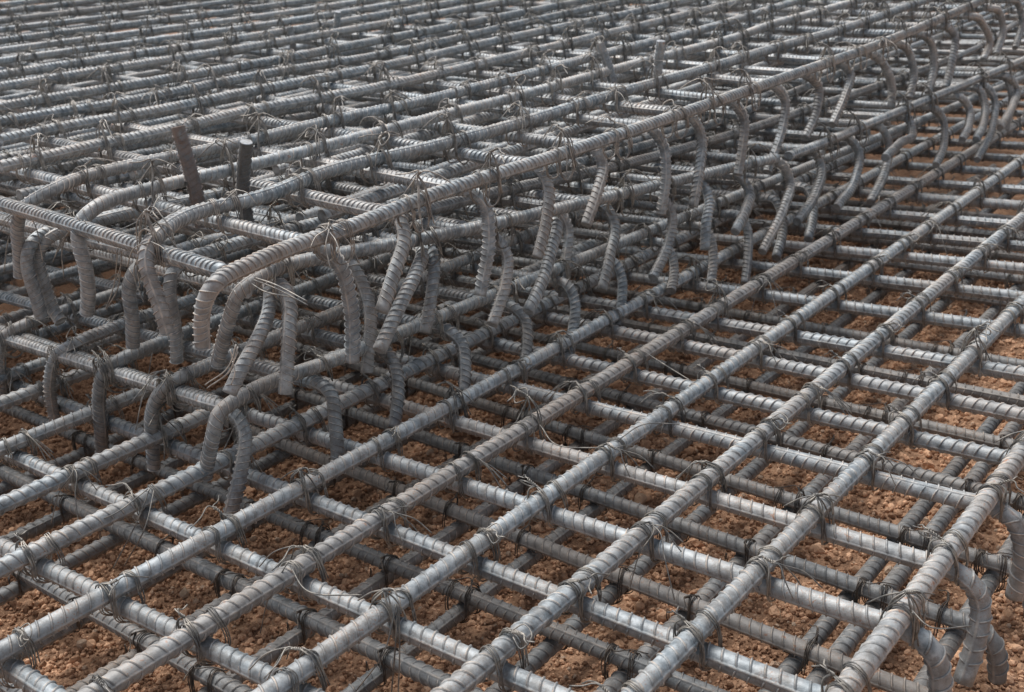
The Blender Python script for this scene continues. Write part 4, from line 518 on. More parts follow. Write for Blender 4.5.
 dict(layer='BV',i=27,hs=0,he=4,pts=[[-5.0,5.95,0.693],[-3.0,5.95,0.633],[-1.6,5.95,0.591],[-1.26,5.95,0.588],[-1.22,5.95,0.573],[-1.2,5.95,0.528],[-1.2,5.93,0.368]]),
 dict(layer='BV',i=28,hs=0,he=4,pts=[[-5.0,6.22,0.696],[-3.0,6.22,0.636],[-1.6,6.22,0.594],[-1.26,6.22,0.591],[-1.22,6.22,0.576],[-1.2,6.22,0.531],[-1.2,6.2,0.371]]),
 dict(layer='BV',i=29,hs=0,he=4,pts=[[-5.0,6.49,0.699],[-3.0,6.49,0.639],[-1.6,6.49,0.597],[-1.26,6.49,0.594],[-1.22,6.49,0.579],[-1.2,6.49,0.534],[-1.2,6.47,0.374]]),
 dict(layer='BV',i=30,hs=0,he=4,pts=[[-5.0,6.76,0.702],[-3.0,6.76,0.642],[-1.6,6.76,0.6],[-1.26,6.76,0.597],[-1.22,6.76,0.582],[-1.2,6.76,0.537],[-1.2,6.74,0.377]]),
 dict(layer='BV',i=31,hs=0,he=4,pts=[[-5.0,7.03,0.704],[-3.0,7.03,0.644],[-1.6,7.03,0.602],[-1.26,7.03,0.599],[-1.22,7.03,0.584],[-1.2,7.03,0.539],[-1.2,7.01,0.379]]),
 dict(layer='BV',i=32,hs=0,he=4,pts=[[-5.0,7.3,0.707],[-3.0,7.3,0.647],[-1.6,7.3,0.605],[-1.26,7.3,0.602],[-1.22,7.3,0.587],[-1.2,7.3,0.542],[-1.2,7.28,0.382]]),
 dict(layer='BV',i=33,hs=0,he=4,pts=[[-5.0,7.57,0.71],[-3.0,7.57,0.65],[-1.6,7.57,0.608],[-1.26,7.57,0.605],[-1.22,7.57,0.59],[-1.2,7.57,0.545],[-1.2,7.55,0.385]]),
 dict(layer='CV',i=0,hs=0,he=5,pts=[[-11.0,1.119,0.455],[-7.0,1.119,0.455],[-4.5,1.119,0.455],[-3.4,1.119,0.455],[-2.6,1.119,0.455],[-1.654,1.119,0.455],[-1.604,1.119,0.455],[-1.579,1.124,0.443],[-1.554,1.119,0.418],[-1.534,1.087,0.371],[-1.534,1.043,0.288]]),
 dict(layer='CV',i=1,hs=0,he=4,pts=[[-11.0,1.287,0.455],[-7.0,1.287,0.455],[-4.5,1.287,0.455],[-3.4,1.287,0.455],[-2.6,1.287,0.455],[-1.579,1.287,0.455],[-1.529,1.287,0.455],[-1.504,1.288,0.444],[-1.479,1.269,0.399],[-1.459,1.244,0.314]]),
 dict(layer='CV',i=2,hs=0,he=4,pts=[[-11.0,1.473,0.455],[-7.0,1.473,0.455],[-4.5,1.473,0.455],[-3.4,1.473,0.455],[-2.6,1.473,0.455],[-1.584,1.473,0.455],[-1.534,1.473,0.455],[-1.509,1.469,0.431],[-1.484,1.446,0.392],[-1.464,1.404,0.33]]),
 dict(layer='CV',i=3,hs=0,he=4,pts=[[-11.0,1.632,0.455],[-7.0,1.632,0.455],[-4.5,1.632,0.455],[-3.4,1.632,0.455],[-2.6,1.632,0.455],[-1.556,1.632,0.455],[-1.506,1.632,0.455],[-1.481,1.642,0.429],[-1.456,1.62,0.389],[-1.436,1.588,0.344]]),
 dict(layer='CV',i=4,hs=0,he=4,pts=[[-11.0,1.818,0.455],[-7.0,1.818,0.455],[-4.5,1.818,0.455],[-3.4,1.818,0.455],[-2.6,1.818,0.455],[-1.53,1.818,0.455],[-1.48,1.818,0.455],[-1.455,1.827,0.428],[-1.43,1.8,0.378],[-1.41,1.749,0.322]]),
 dict(layer='CV',i=5,hs=0,he=4,pts=[[-11.0,2.002,0.455],[-7.0,2.002,0.455],[-4.5,2.002,0.455],[-3.4,2.002,0.455],[-2.6,2.002,0.455],[-1.513,2.002,0.455],[-1.463,2.002,0.455],[-1.438,1.996,0.426],[-1.413,1.951,0.366],[-1.393,1.899,0.319]]),
 dict(layer='CV',i=6,hs=0,he=4,pts=[[-11.0,2.198,0.455],[-7.0,2.198,0.455],[-4.5,2.198,0.455],[-3.4,2.198,0.455],[-2.6,2.198,0.455],[-1.508,2.198,0.455],[-1.458,2.198,0.455],[-1.433,2.189,0.428],[-1.408,2.151,0.379],[-1.388,2.1,0.329]]),
 dict(layer='CV',i=7,hs=0,he=4,pts=[[-11.0,2.386,0.455],[-7.0,2.386,0.455],[-4.5,2.386,0.455],[-3.4,2.386,0.455],[-2.6,2.386,0.455],[-1.478,2.386,0.455],[-1.428,2.386,0.455],[-1.403,2.382,0.427],[-1.378,2.348,0.39],[-1.358,2.298,0.365]]),
 dict(layer='CV',i=8,hs=0,he=4,pts=[[-11.0,2.563,0.455],[-7.0,2.563,0.455],[-4.5,2.563,0.455],[-3.4,2.563,0.455],[-2.6,2.563,0.455],[-1.46,2.563,0.455],[-1.41,2.563,0.455],[-1.385,2.555,0.427],[-1.36,2.519,0.379],[-1.34,2.471,0.338]]),
 dict(layer='CV',i=9,hs=0,he=4,pts=[[-11.0,2.712,0.455],[-7.0,2.712,0.455],[-4.5,2.712,0.455],[-3.4,2.712,0.455],[-2.6,2.712,0.455],[-1.431,2.712,0.455],[-1.381,2.712,0.455],[-1.356,2.704,0.426],[-1.331,2.662,0.364],[-1.311,2.606,0.3]]),
 dict(layer='CV',i=10,hs=0,he=4,pts=[[-11.0,2.911,0.455],[-7.0,2.911,0.455],[-4.5,2.911,0.455],[-3.4,2.911,0.455],[-2.6,2.911,0.455],[-1.422,2.911,0.455],[-1.372,2.911,0.455],[-1.347,2.898,0.425],[-1.322,2.854,0.372],[-1.302,2.775,0.328]]),
 dict(layer='CV',i=11,hs=0,he=4,pts=[[-11.0,3.078,0.455],[-7.0,3.078,0.455],[-4.5,3.078,0.455],[-3.4,3.078,0.455],[-2.6,3.078,0.455],[-1.403,3.078,0.455],[-1.353,3.078,0.455],[-1.328,3.066,0.424],[-1.303,3.013,0.373],[-1.283,2.942,0.339]]),
 dict(layer='BU',i=1,hs=6,he=0,pts=[[-1.638,1.144,0.526],[-1.613,1.144,0.568],[-1.571,1.144,0.636],[-1.556,1.157,0.674],[-1.548,1.189,0.688],[-1.562,1.269,0.69],[-1.548,1.339,0.687],[-1.492,1.527,0.677],[-1.458,1.715,0.665],[-1.44,1.903,0.652],[-1.43,2.091,0.637],[-1.422,2.279,0.622],[-1.408,2.467,0.609],[-1.382,2.655,0.599],[-1.337,2.842,0.592]]),
 dict(layer='BU',i=0,hs=0,he=0,pts=[[-1.32,2.88,0.591],[-1.305,3.127,0.59],[-1.291,3.375,0.593],[-1.276,3.622,0.595],[-1.262,3.869,0.598],[-1.248,4.117,0.6],[-1.233,4.364,0.603],[-1.219,4.611,0.605],[-1.205,4.859,0.608],[-1.205,5.859,0.618],[-1.205,7.859,0.638],[-1.205,9.859,0.658]]),
 dict(layer='BU',i=2,hs=0,he=0,pts=[[-1.65,1.469,0.685],[-1.672,2.014,0.648],[-1.654,2.559,0.608],[-1.612,3.104,0.593],[-1.56,3.65,0.597],[-1.514,4.195,0.601],[-1.487,4.74,0.606],[-1.494,5.285,0.612],[-1.552,5.831,0.619],[-1.552,6.831,0.629],[-1.552,8.831,0.649],[-1.552,10.831,0.669]]),
 dict(layer='BU',i=3,hs=5,he=0,pts=[[-1.771,1.148,0.505],[-1.754,1.148,0.585],[-1.751,1.148,0.651],[-1.752,1.16,0.683],[-1.753,1.19,0.694],[-1.753,1.26,0.696],[-1.753,1.59,0.681],[-1.753,2.943,0.598],[-1.753,4.295,0.61],[-1.753,5.648,0.623],[-1.753,7.0,0.637]]),
 dict(layer='BU',i=4,hs=5,he=0,pts=[[-1.848,1.109,0.535],[-1.829,1.109,0.606],[-1.823,1.109,0.656],[-1.815,1.121,0.685],[-1.817,1.151,0.696],[-1.817,1.221,0.698],[-1.817,1.551,0.685],[-1.817,2.914,0.6],[-1.817,4.276,0.611],[-1.817,5.638,0.625],[-1.817,7.0,0.639]]),
 dict(layer='BU',i=5,hs=6,he=0,pts=[[-2.152,1.138,0.525],[-2.168,1.138,0.542],[-2.187,1.138,0.612],[-2.19,1.138,0.662],[-2.166,1.15,0.697],[-2.163,1.18,0.706],[-2.163,1.25,0.708],[-2.163,1.58,0.694],[-2.163,2.935,0.61],[-2.163,4.29,0.622],[-2.163,5.645,0.635],[-2.163,7.0,0.649]]),
 dict(layer='BU',i=6,hs=5,he=0,pts=[[-2.162,1.104,0.543],[-2.166,1.104,0.599],[-2.171,1.104,0.663],[-2.167,1.116,0.695],[-2.175,1.146,0.707],[-2.175,1.216,0.709],[-2.175,1.546,0.696],[-2.175,2.91,0.611],[-2.175,4.273,0.622],[-2.175,5.637,0.636],[-2.175,7.0,0.649]]),
 dict(layer='BU',i=7,hs=0,he=0,pts=[[-2.56,1.32,0.718],[-2.56,1.65,0.702],[-2.56,2.987,0.622],[-2.56,4.325,0.634],[-2.56,5.662,0.647],[-2.56,7.0,0.661]]),
 dict(layer='BU',i=8,hs=0,he=0,pts=[[-2.82,1.32,0.726],[-2.82,1.65,0.709],[-2.82,2.987,0.63],[-2.82,4.325,0.642],[-2.82,5.662,0.655],[-2.82,7.0,0.669]]),
 dict(layer='BU',i=9,hs=0,he=0,pts=[[-3.08,1.32,0.734],[-3.08,1.65,0.717],[-3.08,2.987,0.637],[-3.08,4.325,0.65],[-3.08,5.662,0.663],[-3.08,7.0,0.676]]),
 dict(layer='BU',i=10,hs=0,he=0,pts=[[-3.34,1.32,0.741],[-3.34,1.65,0.725],[-3.34,2.987,0.645],[-3.34,4.325,0.657],[-3.34,5.662,0.671],[-3.34,7.0,0.684]]),
 dict(layer='BU',i=11,hs=0,he=0,pts=[[-3.6,1.32,0.749],[-3.6,1.65,0.733],[-3.6,2.987,0.653],[-3.6,4.325,0.665],[-3.6,5.662,0.679],[-3.6,7.0,0.692]]),
 dict(layer='BU',i=12,hs=0,he=0,pts=[[-3.86,1.32,0.757],[-3.86,1.65,0.741],[-3.86,2.987,0.661],[-3.86,4.325,0.673],[-3.86,5.662,0.686],[-3.86,7.0,0.7]]),
 dict(layer='BU',i=13,hs=0,he=0,pts=[[-4.12,1.32,0.765],[-4.12,1.65,0.748],[-4.12,2.987,0.669],[-4.12,4.325,0.681],[-4.12,5.662,0.694],[-4.12,7.0,0.708]]),
 dict(layer='BU',i=14,hs=0,he=0,pts=[[-4.38,1.32,0.773],[-4.38,1.65,0.756],[-4.38,2.987,0.676],[-4.38,4.325,0.689],[-4.38,5.662,0.702],[-4.38,7.0,0.715]]),
 dict(layer='BU',i=15,hs=0,he=0,pts=[[-4.64,1.32,0.78],[-4.64,1.65,0.764],[-4.64,2.987,0.684],[-4.64,4.325,0.696],[-4.64,5.662,0.71],[-4.64,7.0,0.723]]),
 dict(layer='BU',i=16,hs=0,he=0,pts=[[-4.9,1.32,0.788],[-4.9,1.65,0.772],[-4.9,2.987,0.692],[-4.9,4.325,0.704],[-4.9,5.662,0.718],[-4.9,7.0,0.731]]),
 dict(layer='BU',i=17,hs=0,he=0,pts=[[-5.16,1.32,0.796],[-5.16,1.65,0.78],[-5.16,2.987,0.7],[-5.16,4.325,0.712],[-5.16,5.662,0.725],[-5.16,7.0,0.739]]),
 dict(layer='BU',i=18,hs=0,he=0,pts=[[-5.42,1.32,0.804],[-5.42,1.65,0.787],[-5.42,2.987,0.708],[-5.42,4.325,0.72],[-5.42,5.662,0.733],[-5.42,7.0,0.747]]),
 dict(layer='BU',i=19,hs=0,he=0,pts=[[-5.68,1.32,0.812],[-5.68,1.65,0.795],[-5.68,2.987,0.715],[-5.68,4.325,0.728],[-5.68,5.662,0.741],[-5.68,7.0,0.754]]),
 dict(layer='BU',i=20,hs=0,he=0,pts=[[-5.94,1.32,0.819],[-5.94,1.65,0.803],[-5.94,2.987,0.723],[-5.94,4.325,0.735],[-5.94,5.662,0.749],[-5.94,7.0,0.762]]),
 dict(layer='BU',i=21,hs=0,he=0,pts=[[-6.2,1.32,0.827],[-6.2,1.65,0.811],[-6.2,2.987,0.731],[-6.2,4.325,0.743],[-6.2,5.662,0.757],[-6.2,7.0,0.77]]),
 dict(layer='BU',i=22,hs=0,he=0,pts=[[-6.46,1.32,0.835],[-6.46,1.65,0.819],[-6.46,2.987,0.739],[-6.46,4.325,0.751],[-6.46,5.662,0.764],[-6.46,7.0,0.778]]),
 dict(layer='BU',i=23,hs=0,he=0,pts=[[-6.72,1.32,0.843],[-6.72,1.65,0.826],[-6.72,2.987,0.747],[-6.72,4.325,0.759],[-6.72,5.662,0.772],[-6.72,7.0,0.786]]),
 dict(layer='BU',i=24,hs=0,he=0,pts=[[-6.98,1.32,0.851],[-6.98,1.65,0.834],[-6.98,2.987,0.754],[-6.98,4.325,0.767],[-6.98,5.662,0.78],[-6.98,7.0,0.793]]),
 dict(layer='BU',i=25,hs=0,he=0,pts=[[-7.24,1.32,0.858],[-7.24,1.65,0.842],[-7.24,2.987,0.762],[-7.24,4.325,0.774],[-7.24,5.662,0.788],[-7.24,7.0,0.801]]),
 dict(layer='BU',i=26,hs=0,he=0,pts=[[-7.5,1.32,0.866],[-7.5,1.65,0.85],[-7.5,2.987,0.77],[-7.5,4.325,0.782],[-7.5,5.662,0.796],[-7.5,7.0,0.809]]),
 dict(layer='BU',i=27,hs=0,he=0,pts=[[-7.76,1.32,0.874],[-7.76,1.65,0.858],[-7.76,2.987,0.778],[-7.76,4.325,0.79],[-7.76,5.662,0.803],[-7.76,7.0,0.817]]),
 dict(layer='BU',i=28,hs=0,he=0,pts=[[-8.02,1.32,0.882],[-8.02,1.65,0.865],[-8.02,2.987,0.786],[-8.02,4.325,0.798],[-8.02,5.662,0.811],[-8.02,7.0,0.825]]),
 dict(layer='BU',i=29,hs=0,he=0,pts=[[-8.28,1.32,0.89],[-8.28,1.65,0.873],[-8.28,2.987,0.793],[-8.28,4.325,0.806],[-8.28,5.662,0.819],[-8.28,7.0,0.832]]),
 dict(layer='BU',i=30,hs=0,he=0,pts=[[-8.54,1.32,0.897],[-8.54,1.65,0.881],[-8.54,2.987,0.801],[-8.54,4.325,0.813],[-8.54,5.662,0.827],[-8.54,7.0,0.84]]),
 dict(layer='BU',i=31,hs=0,he=0,pts=[[-8.8,1.32,0.905],[-8.8,1.65,0.889],[-8.8,2.987,0.809],[-8.8,4.325,0.821],[-8.8,5.662,0.835],[-8.8,7.0,0.848]]),
 dict(layer='BX',i=0,hs=0,he=0,pts=[[-1.673,1.472,0.723],[-1.681,2.072,0.73],[-1.688,2.6,0.736],[-1.706,4.0,0.752],[-1.732,6.0,0.774]]),
 dict(layer='BX',i=1,hs=0,he=0,pts=[[-1.789,1.513,0.695],[-1.815,2.113,0.702],[-1.836,2.6,0.707],[-1.897,4.0,0.723],[-1.984,6.0,0.745]]),
 dict(layer='BX',i=2,hs=0,he=0,pts=[[-1.931,1.619,0.754],[-1.945,2.219,0.76],[-1.954,2.6,0.765],[-1.988,4.0,0.78],[-2.036,6.0,0.802]]),
 dict(layer='BX',i=3,hs=0,he=0,pts=[[-2.069,1.698,0.739],[-2.071,2.298,0.745],[-2.072,2.6,0.749],[-2.076,4.0,0.764],[-2.082,6.0,0.787]]),
 dict(layer='BX',i=4,hs=0,he=0,pts=[[-2.208,1.438,0.686],[-2.199,2.038,0.693],[-2.192,2.6,0.699],[-2.172,4.0,0.714],[-2.144,6.0,0.737]]),
 dict(layer='BX',i=5,hs=0,he=0,pts=[[-2.348,1.517,0.753],[-2.326,2.117,0.759],[-2.308,2.6,0.765],[-2.256,4.0,0.78],[-2.183,6.0,0.803]]),
 dict(layer='BX',i=6,hs=0,he=0,pts=[[-2.467,1.571,0.724],[-2.457,2.171,0.731],[-2.45,2.6,0.735],[-2.426,4.0,0.751],[-2.391,6.0,0.773]]),
 dict(layer='BX',i=7,hs=0,he=0,pts=[[-2.594,1.579,0.769],[-2.588,2.179,0.776],[-2.585,2.6,0.781],[-2.572,4.0,0.797],[-2.554,6.0,0.819]]),
 dict(layer='BX',i=8,hs=0,he=0,pts=[[-2.749,1.216,0.749],[-2.727,1.816,0.755],[-2.698,2.6,0.764],[-2.647,4.0,0.779],[-2.574,6.0,0.802]]),
 dict(layer='BX',i=9,hs=0,he=0,pts=[[-2.867,1.559,0.741],[-2.844,2.159,0.748],[-2.827,2.6,0.752],[-2.774,4.0,0.768],[-2.698,6.0,0.79]]),
 dict(layer='BX',i=10,hs=0,he=0,pts=[[-2.976,1.661,0.724],[-2.983,2.261,0.731],[-2.986,2.6,0.735],[-3.001,4.0,0.751],[-3.022,6.0,0.773]]),
 dict(layer='BX',i=11,hs=0,he=0,pts=[[-3.135,1.422,0.718],[-3.109,2.022,0.725],[-3.084,2.6,0.731],[-3.023,4.0,0.747],[-2.936,6.0,0.769]]),
 dict(layer='BX',i=12,hs=0,he=0,pts=[[-3.213,1.249,0.713],[-3.234,1.849,0.72],[-3.262,2.6,0.729],[-3.313,4.0,0.744],[-3.386,6.0,0.766]]),
 dict(layer='BX',i=13,hs=0,he=0,pts=[[-3.368,1.683,0.782],[-3.372,2.283,0.789],[-3.374,2.6,0.792],[-3.383,4.0,0.808],[-3.396,6.0,0.83]]),
 dict(layer='BX',i=14,hs=0,he=0,pts=[[-3.5,1.351,0.746],[-3.5,1.951,0.752],[-3.5,2.6,0.76],[-3.499,4.0,0.775],[-3.497,6.0,0.798]]),
 dict(layer='BX',i=15,hs=0,he=0,pts=[[-3.635,1.375,0.772],[-3.63,1.975,0.778],[-3.625,2.6,0.785],[-3.613,4.0,0.801],[-3.596,6.0,0.823]]),
 dict(layer='BX',i=16,hs=0,he=0,pts=[[-3.766,1.652,0.761],[-3.755,2.252,0.768],[-3.749,2.6,0.772],[-3.724,4.0,0.787],[-3.687,6.0,0.81]]),
 dict(layer='BX',i=17,hs=0,he=0,pts=[[-3.908,1.628,0.734],[-3.879,2.228,0.741],[-3.861,2.6,0.745],[-3.792,4.0,0.761],[-3.694,6.0,0.783]]),
 dict(layer='BX',i=18,hs=0,he=0,pts=[[-4.046,1.282,0.758],[-4.024,1.882,0.764],[-3.998,2.6,0.772],[-3.948,4.0,0.788],[-3.876,6.0,0.81]]),
 dict(layer='BX',i=19,hs=0,he=0,pts=[[-4.152,1.652,0.74],[-4.148,2.252,0.746],[-4.146,2.6,0.75],[-4.136,4.0,0.766],[-4.122,6.0,0.788]]),
 dict(layer='BY',i=0,hs=0,he=0,pts=[[-5.0,1.343,0.698],[-3.4,1.316,0.657],[-2.4,1.298,0.631],[-1.703,1.286,0.613]]),
 dict(layer='BY',i=1,hs=0,he=0,pts=[[-5.0,1.522,0.715],[-3.4,1.502,0.674],[-2.4,1.489,0.648],[-1.626,1.479,0.628]]),
 dict(layer='BY',i=2,hs=0,he=0,pts=[[-5.0,1.607,0.686],[-3.4,1.654,0.645],[-2.4,1.683,0.619],[-1.629,1.706,0.599]]),
 dict(layer='BY',i=3,hs=0,he=0,pts=[[-5.0,1.883,0.694],[-3.4,1.875,0.652],[-2.4,1.869,0.626],[-1.635,1.865,0.606]]),
 dict(layer='BY',i=4,hs=0,he=0,pts=[[-5.0,2.02,0.751],[-3.4,2.045,0.71],[-2.4,2.062,0.684],[-1.707,2.073,0.666]]),
 dict(layer='BY',i=5,hs=0,he=0,pts=[[-5.0,2.233,0.78],[-3.4,2.244,0.739],[-2.4,2.251,0.713],[-1.624,2.256,0.693]]),
 dict(layer='BY',i=6,hs=0,he=0,pts=[[-5.0,2.465,0.708],[-3.4,2.449,0.666],[-2.4,2.439,0.64],[-1.708,2.432,0.622]]),
 dict(layer='BY',i=7,hs=0,he=0,pts=[[-5.0,2.629,0.681],[-3.4,2.63,0.639],[-2.4,2.63,0.613],[-1.72,2.63,0.596]]),
 dict(layer='BY',i=8,hs=0,he=0,pts=[[-5.0,2.883,0.756],[-3.4,2.843,0.715],[-2.4,2.817,0.689],[-1.68,2.799,0.67]]),
 dict(layer='BY',i=9,hs=0,he=0,pts=[[-5.0,3.055,0.789],[-3.4,3.026,0.747],[-2.4,3.008,0.721],[-1.661,2.995,0.702]]),
 dict(layer='BY',i=10,hs=0,he=0,pts=[[-5.0,3.252,0.727],[-3.4,3.219,0.685],[-2.4,3.198,0.659],[-1.624,3.182,0.639]]),
 dict(layer='BY',i=11,hs=0,he=0,pts=[[-5.0,3.418,0.7],[-3.4,3.4,0.659],[-2.4,3.389,0.633],[-1.716,3.381,0.615]]),
 dict(layer='BY',i=12,hs=0,he=0,pts=[[-5.0,3.598,0.699],[-3.4,3.587,0.657],[-2.4,3.579,0.631],[-1.666,3.574,0.612]]),
 dict(layer='BY',i=13,hs=0,he=0,pts=[[-5.0,3.748,0.742],[-3.4,3.762,0.7],[-2.4,3.771,0.674],[-1.68,3.777,0.656]]),
 dict(layer='BY',i=14,hs=0,he=0,pts=[[-5.0,3.942,0.739],[-3.4,3.954,0.698],[-2.4,3.961,0.672],[-1.714,3.966,0.654]]),
 dict(layer='BY',i=15,hs=0,he=0,pts=[[-5.0,4.16,0.747],[-3.4,4.154,0.705],[-2.4,4.15,0.679],[-1.692,4.147,0.661]]),
 dict(layer='CU',i=0,hs=5,he=0,pts=[[-1.607,1.056,0.343],[-1.583,1.056,0.392],[-1.554,1.056,0.448],[-1.552,1.068,0.475],[-1.554,1.098,0.482],[-1.537,1.35,0.485],[-1.507,1.8,0.485],[-1.455,2.6,0.485],[-1.403,3.4,0.485],[-1.338,4.4,0.485],[-1.235,6.0,0.485]]),
 dict(layer='CU',i=1,hs=5,he=0,pts=[[-1.825,1.088,0.288],[-1.812,1.088,0.352],[-1.793,1.088,0.417],[-1.771,1.1,0.458],[-1.743,1.13,0.482],[-1.743,1.2,0.485],[-1.743,1.53,0.485],[-1.743,2.648,0.485],[-1.743,3.765,0.485],[-1.743,4.883,0.485],[-1.743,6.0,0.485]]),
 dict(layer='CU',i=2,hs=5,he=0,pts=[[-2.027,1.098,0.268],[-2.008,1.098,0.335],[-1.99,1.098,0.406],[-1.965,1.11,0.462],[-1.941,1.14,0.482],[-1.941,1.21,0.485],[-1.941,1.54,0.485],[-1.941,2.655,0.485],[-1.941,3.77,0.485],[-1.941,4.885,0.485],[-1.941,6.0,0.485]]),
 dict(layer='CU',i=3,hs=5,he=0,pts=[[-2.199,1.1,0.299],[-2.195,1.1,0.35],[-2.175,1.1,0.41],[-2.148,1.112,0.462],[-2.117,1.142,0.482],[-2.117,1.212,0.485],[-2.117,1.542,0.485],[-2.117,2.656,0.485],[-2.117,3.771,0.485],[-2.117,4.885,0.485],[-2.117,6.0,0.485]]),
 dict(layer='CU',i=4,hs=5,he=0,pts=[[-2.422,1.103,0.29],[-2.408,1.103,0.353],[-2.38,1.103,0.427],[-2.358,1.115,0.467],[-2.337,1.145,0.482],[-2.337,1.215,0.485],[-2.337,1.545,0.485],[-2.337,2.658,0.485],[-2.337,3.772,0.485],[-2.337,4.886,0.485],[-2.337,6.0,0.485]]),
 dict(layer='CV',i=12,hs=0,he=0,pts=[[-11.0,3.15,0.455],[-7.0,3.15,0.455],[-4.0,3.15,0.455],[-2.5,3.15,0.455],[-1.5,3.15,0.455]]),
 dict(layer='CV',i=13,hs=0,he=0,pts=[[-11.0,3.35,0.455],[-7.0,3.35,0.455],[-4.0,3.35,0.455],[-2.5,3.35,0.455],[-1.5,3.35,0.455]]),
 dict(layer='CV',i=14,hs=0,he=0,pts=[[-11.0,3.55,0.455],[-7.0,3.55,0.455],[-4.0,3.55,0.455],[-2.5,3.55,0.455],[-1.5,3.55,0.455]]),
 dict(layer='CV',i=15,hs=0,he=0,pts=[[-11.0,3.75,0.455],[-7.0,3.75,0.455],[-4.0,3.75,0.455],[-2.5,3.75,0.455],[-1.5,3.75,0.455]]),
 dict(layer='CV',i=16,hs=0,he=0,pts=[[-11.0,3.95,0.455],[-7.0,3.95,0.455],[-4.0,3.95,0.455],[-2.5,3.95,0.455],[-1.5,3.95,0.455]]),
 dict(layer='CV',i=17,hs=0,he=0,pts=[[-11.0,4.15,0.455],[-7.0,4.15,0.455],[-4.0,4.15,0.455],[-2.5,4.15,0.455],[-1.5,4.15,0.455]]),
 dict(layer='CV',i=18,hs=0,he=0,pts=[[-11.0,4.35,0.455],[-7.0,4.35,0.455],[-4.0,4.35,0.455],[-2.5,4.35,0.455],[-1.5,4.35,0.455]]),
 dict(layer='CV',i=19,hs=0,he=0,pts=[[-11.0,4.55,0.455],[-7.0,4.55,0.455],[-4.0,4.55,0.455],[-2.5,4.55,0.455],[-1.5,4.55,0.455]]),
 dict(layer='CV',i=20,hs=0,he=0,pts=[[-11.0,4.75,0.455],[-7.0,4.75,0.455],[-4.0,4.75,0.455],[-2.5,4.75,0.455],[-1.5,4.75,0.455]]),
 dict(layer='CV',i=21,hs=0,he=0,pts=[[-11.0,4.95,0.455],[-7.0,4.95,0.455],[-4.0,4.95,0.455],[-2.5,4.95,0.455],[-1.5,4.95,0.455]]),
 dict(layer='CV',i=22,hs=0,he=0,pts=[[-11.0,5.15,0.455],[-7.0,5.15,0.455],[-4.0,5.15,0.455],[-2.5,5.15,0.455],[-1.5,5.15,0.455]]),
 dict(layer='CV',i=23,hs=0,he=0,pts=[[-11.0,5.35,0.455],[-7.0,5.35,0.455],[-4.0,5.35,0.455],[-2.5,5.35,0.455],[-1.5,5.35,0.455]]),
 dict(layer='CV',i=24,hs=0,he=0,pts=[[-11.0,5.55,0.455],[-7.0,5.55,0.455],[-4.0,5.55,0.455],[-2.5,5.55,0.455],[-1.5,5.55,0.455]]),
 dict(layer='CV',i=25,hs=0,he=0,pts=[[-11.0,5.75,0.455],[-7.0,5.75,0.455],[-4.0,5.75,0.455],[-2.5,5.75,0.455],[-1.5,5.75,0.455]]),
 dict(layer='CV',i=26,hs=0,he=0,pts=[[-11.0,5.95,0.455],[-7.0,5.95,0.455],[-4.0,5.95,0.455],[-2.5,5.95,0.455],[-1.5,5.95,0.455]]),
 dict(layer='CV',i=27,hs=0,he=0,pts=[[-11.0,6.15,0.455],[-7.0,6.15,0.455],[-4.0,6.15,0.455],[-2.5,6.15,0.455],[-1.5,6.15,0.455]]),
 dict(layer='CV',i=28,hs=0,he=0,pts=[[-11.0,6.35,0.455],[-7.0,6.35,0.455],[-4.0,6.35,0.455],[-2.5,6.35,0.455],[-1.5,6.35,0.455]]),
 dict(layer='CV',i=29,hs=0,he=0,pts=[[-11.0,6.55,0.455],[-7.0,6.55,0.455],[-4.0,6.55,0.455],[-2.5,6.55,0.455],[-1.5,6.55,0.455]]),
 dict(layer='CU',i=5,hs=0,he=0,pts=[[-2.62,1.32,0.485],[-2.62,1.65,0.485],[-2.62,2.737,0.485],[-2.62,3.825,0.485],[-2.62,4.912,0.485],[-2.62,6.0,0.485]]),
 dict(layer='CU',i=6,hs=0,he=0,pts=[[-2.82,1.32,0.485],[-2.82,1.65,0.485],[-2.82,2.737,0.485],[-2.82,3.825,0.485],[-2.82,4.912,0.485],[-2.82,6.0,0.485]]),
 dict(layer='CU',i=7,hs=0,he=0,pts=[[-3.02,1.32,0.485],[-3.02,1.65,0.485],[-3.02,2.737,0.485],[-3.02,3.825,0.485],[-3.02,4.912,0.485],[-3.02,6.0,0.485]]),
 dict(layer='CU',i=8,hs=0,he=0,pts=[[-3.22,1.32,0.485],[-3.22,1.65,0.485],[-3.22,2.737,0.485],[-3.22,3.825,0.485],[-3.22,4.912,0.485],[-3.22,6.0,0.485]]),
 dict(layer='CU',i=9,hs=0,he=0,pts=[[-3.42,1.32,0.485],[-3.42,1.65,0.485],[-3.42,2.737,0.485],[-3.42,3.825,0.485],[-3.42,4.912,0.485],[-3.42,6.0,0.485]]),
 dict(layer='CU',i=10,hs=0,he=0,pts=[[-3.62,1.32,0.485],[-3.62,1.65,0.485],[-3.62,2.737,0.485],[-3.62,3.825,0.485],[-3.62,4.912,0.485],[-3.62,6.0,0.485]]),
 dict(layer='CU',i=11,hs=0,he=0,pts=[[-3.82,1.32,0.485],[-3.82,1.65,0.485],[-3.82,2.737,0.485],[-3.82,3.825,0.485],[-3.82,4.912,0.485],[-3.82,6.0,0.485]]),
 dict(layer='CU',i=12,hs=0,he=0,pts=[[-4.02,1.32,0.485],[-4.02,1.65,0.485],[-4.02,2.737,0.485],[-4.02,3.825,0.485],[-4.02,4.912,0.485],[-4.02,6.0,0.485]]),
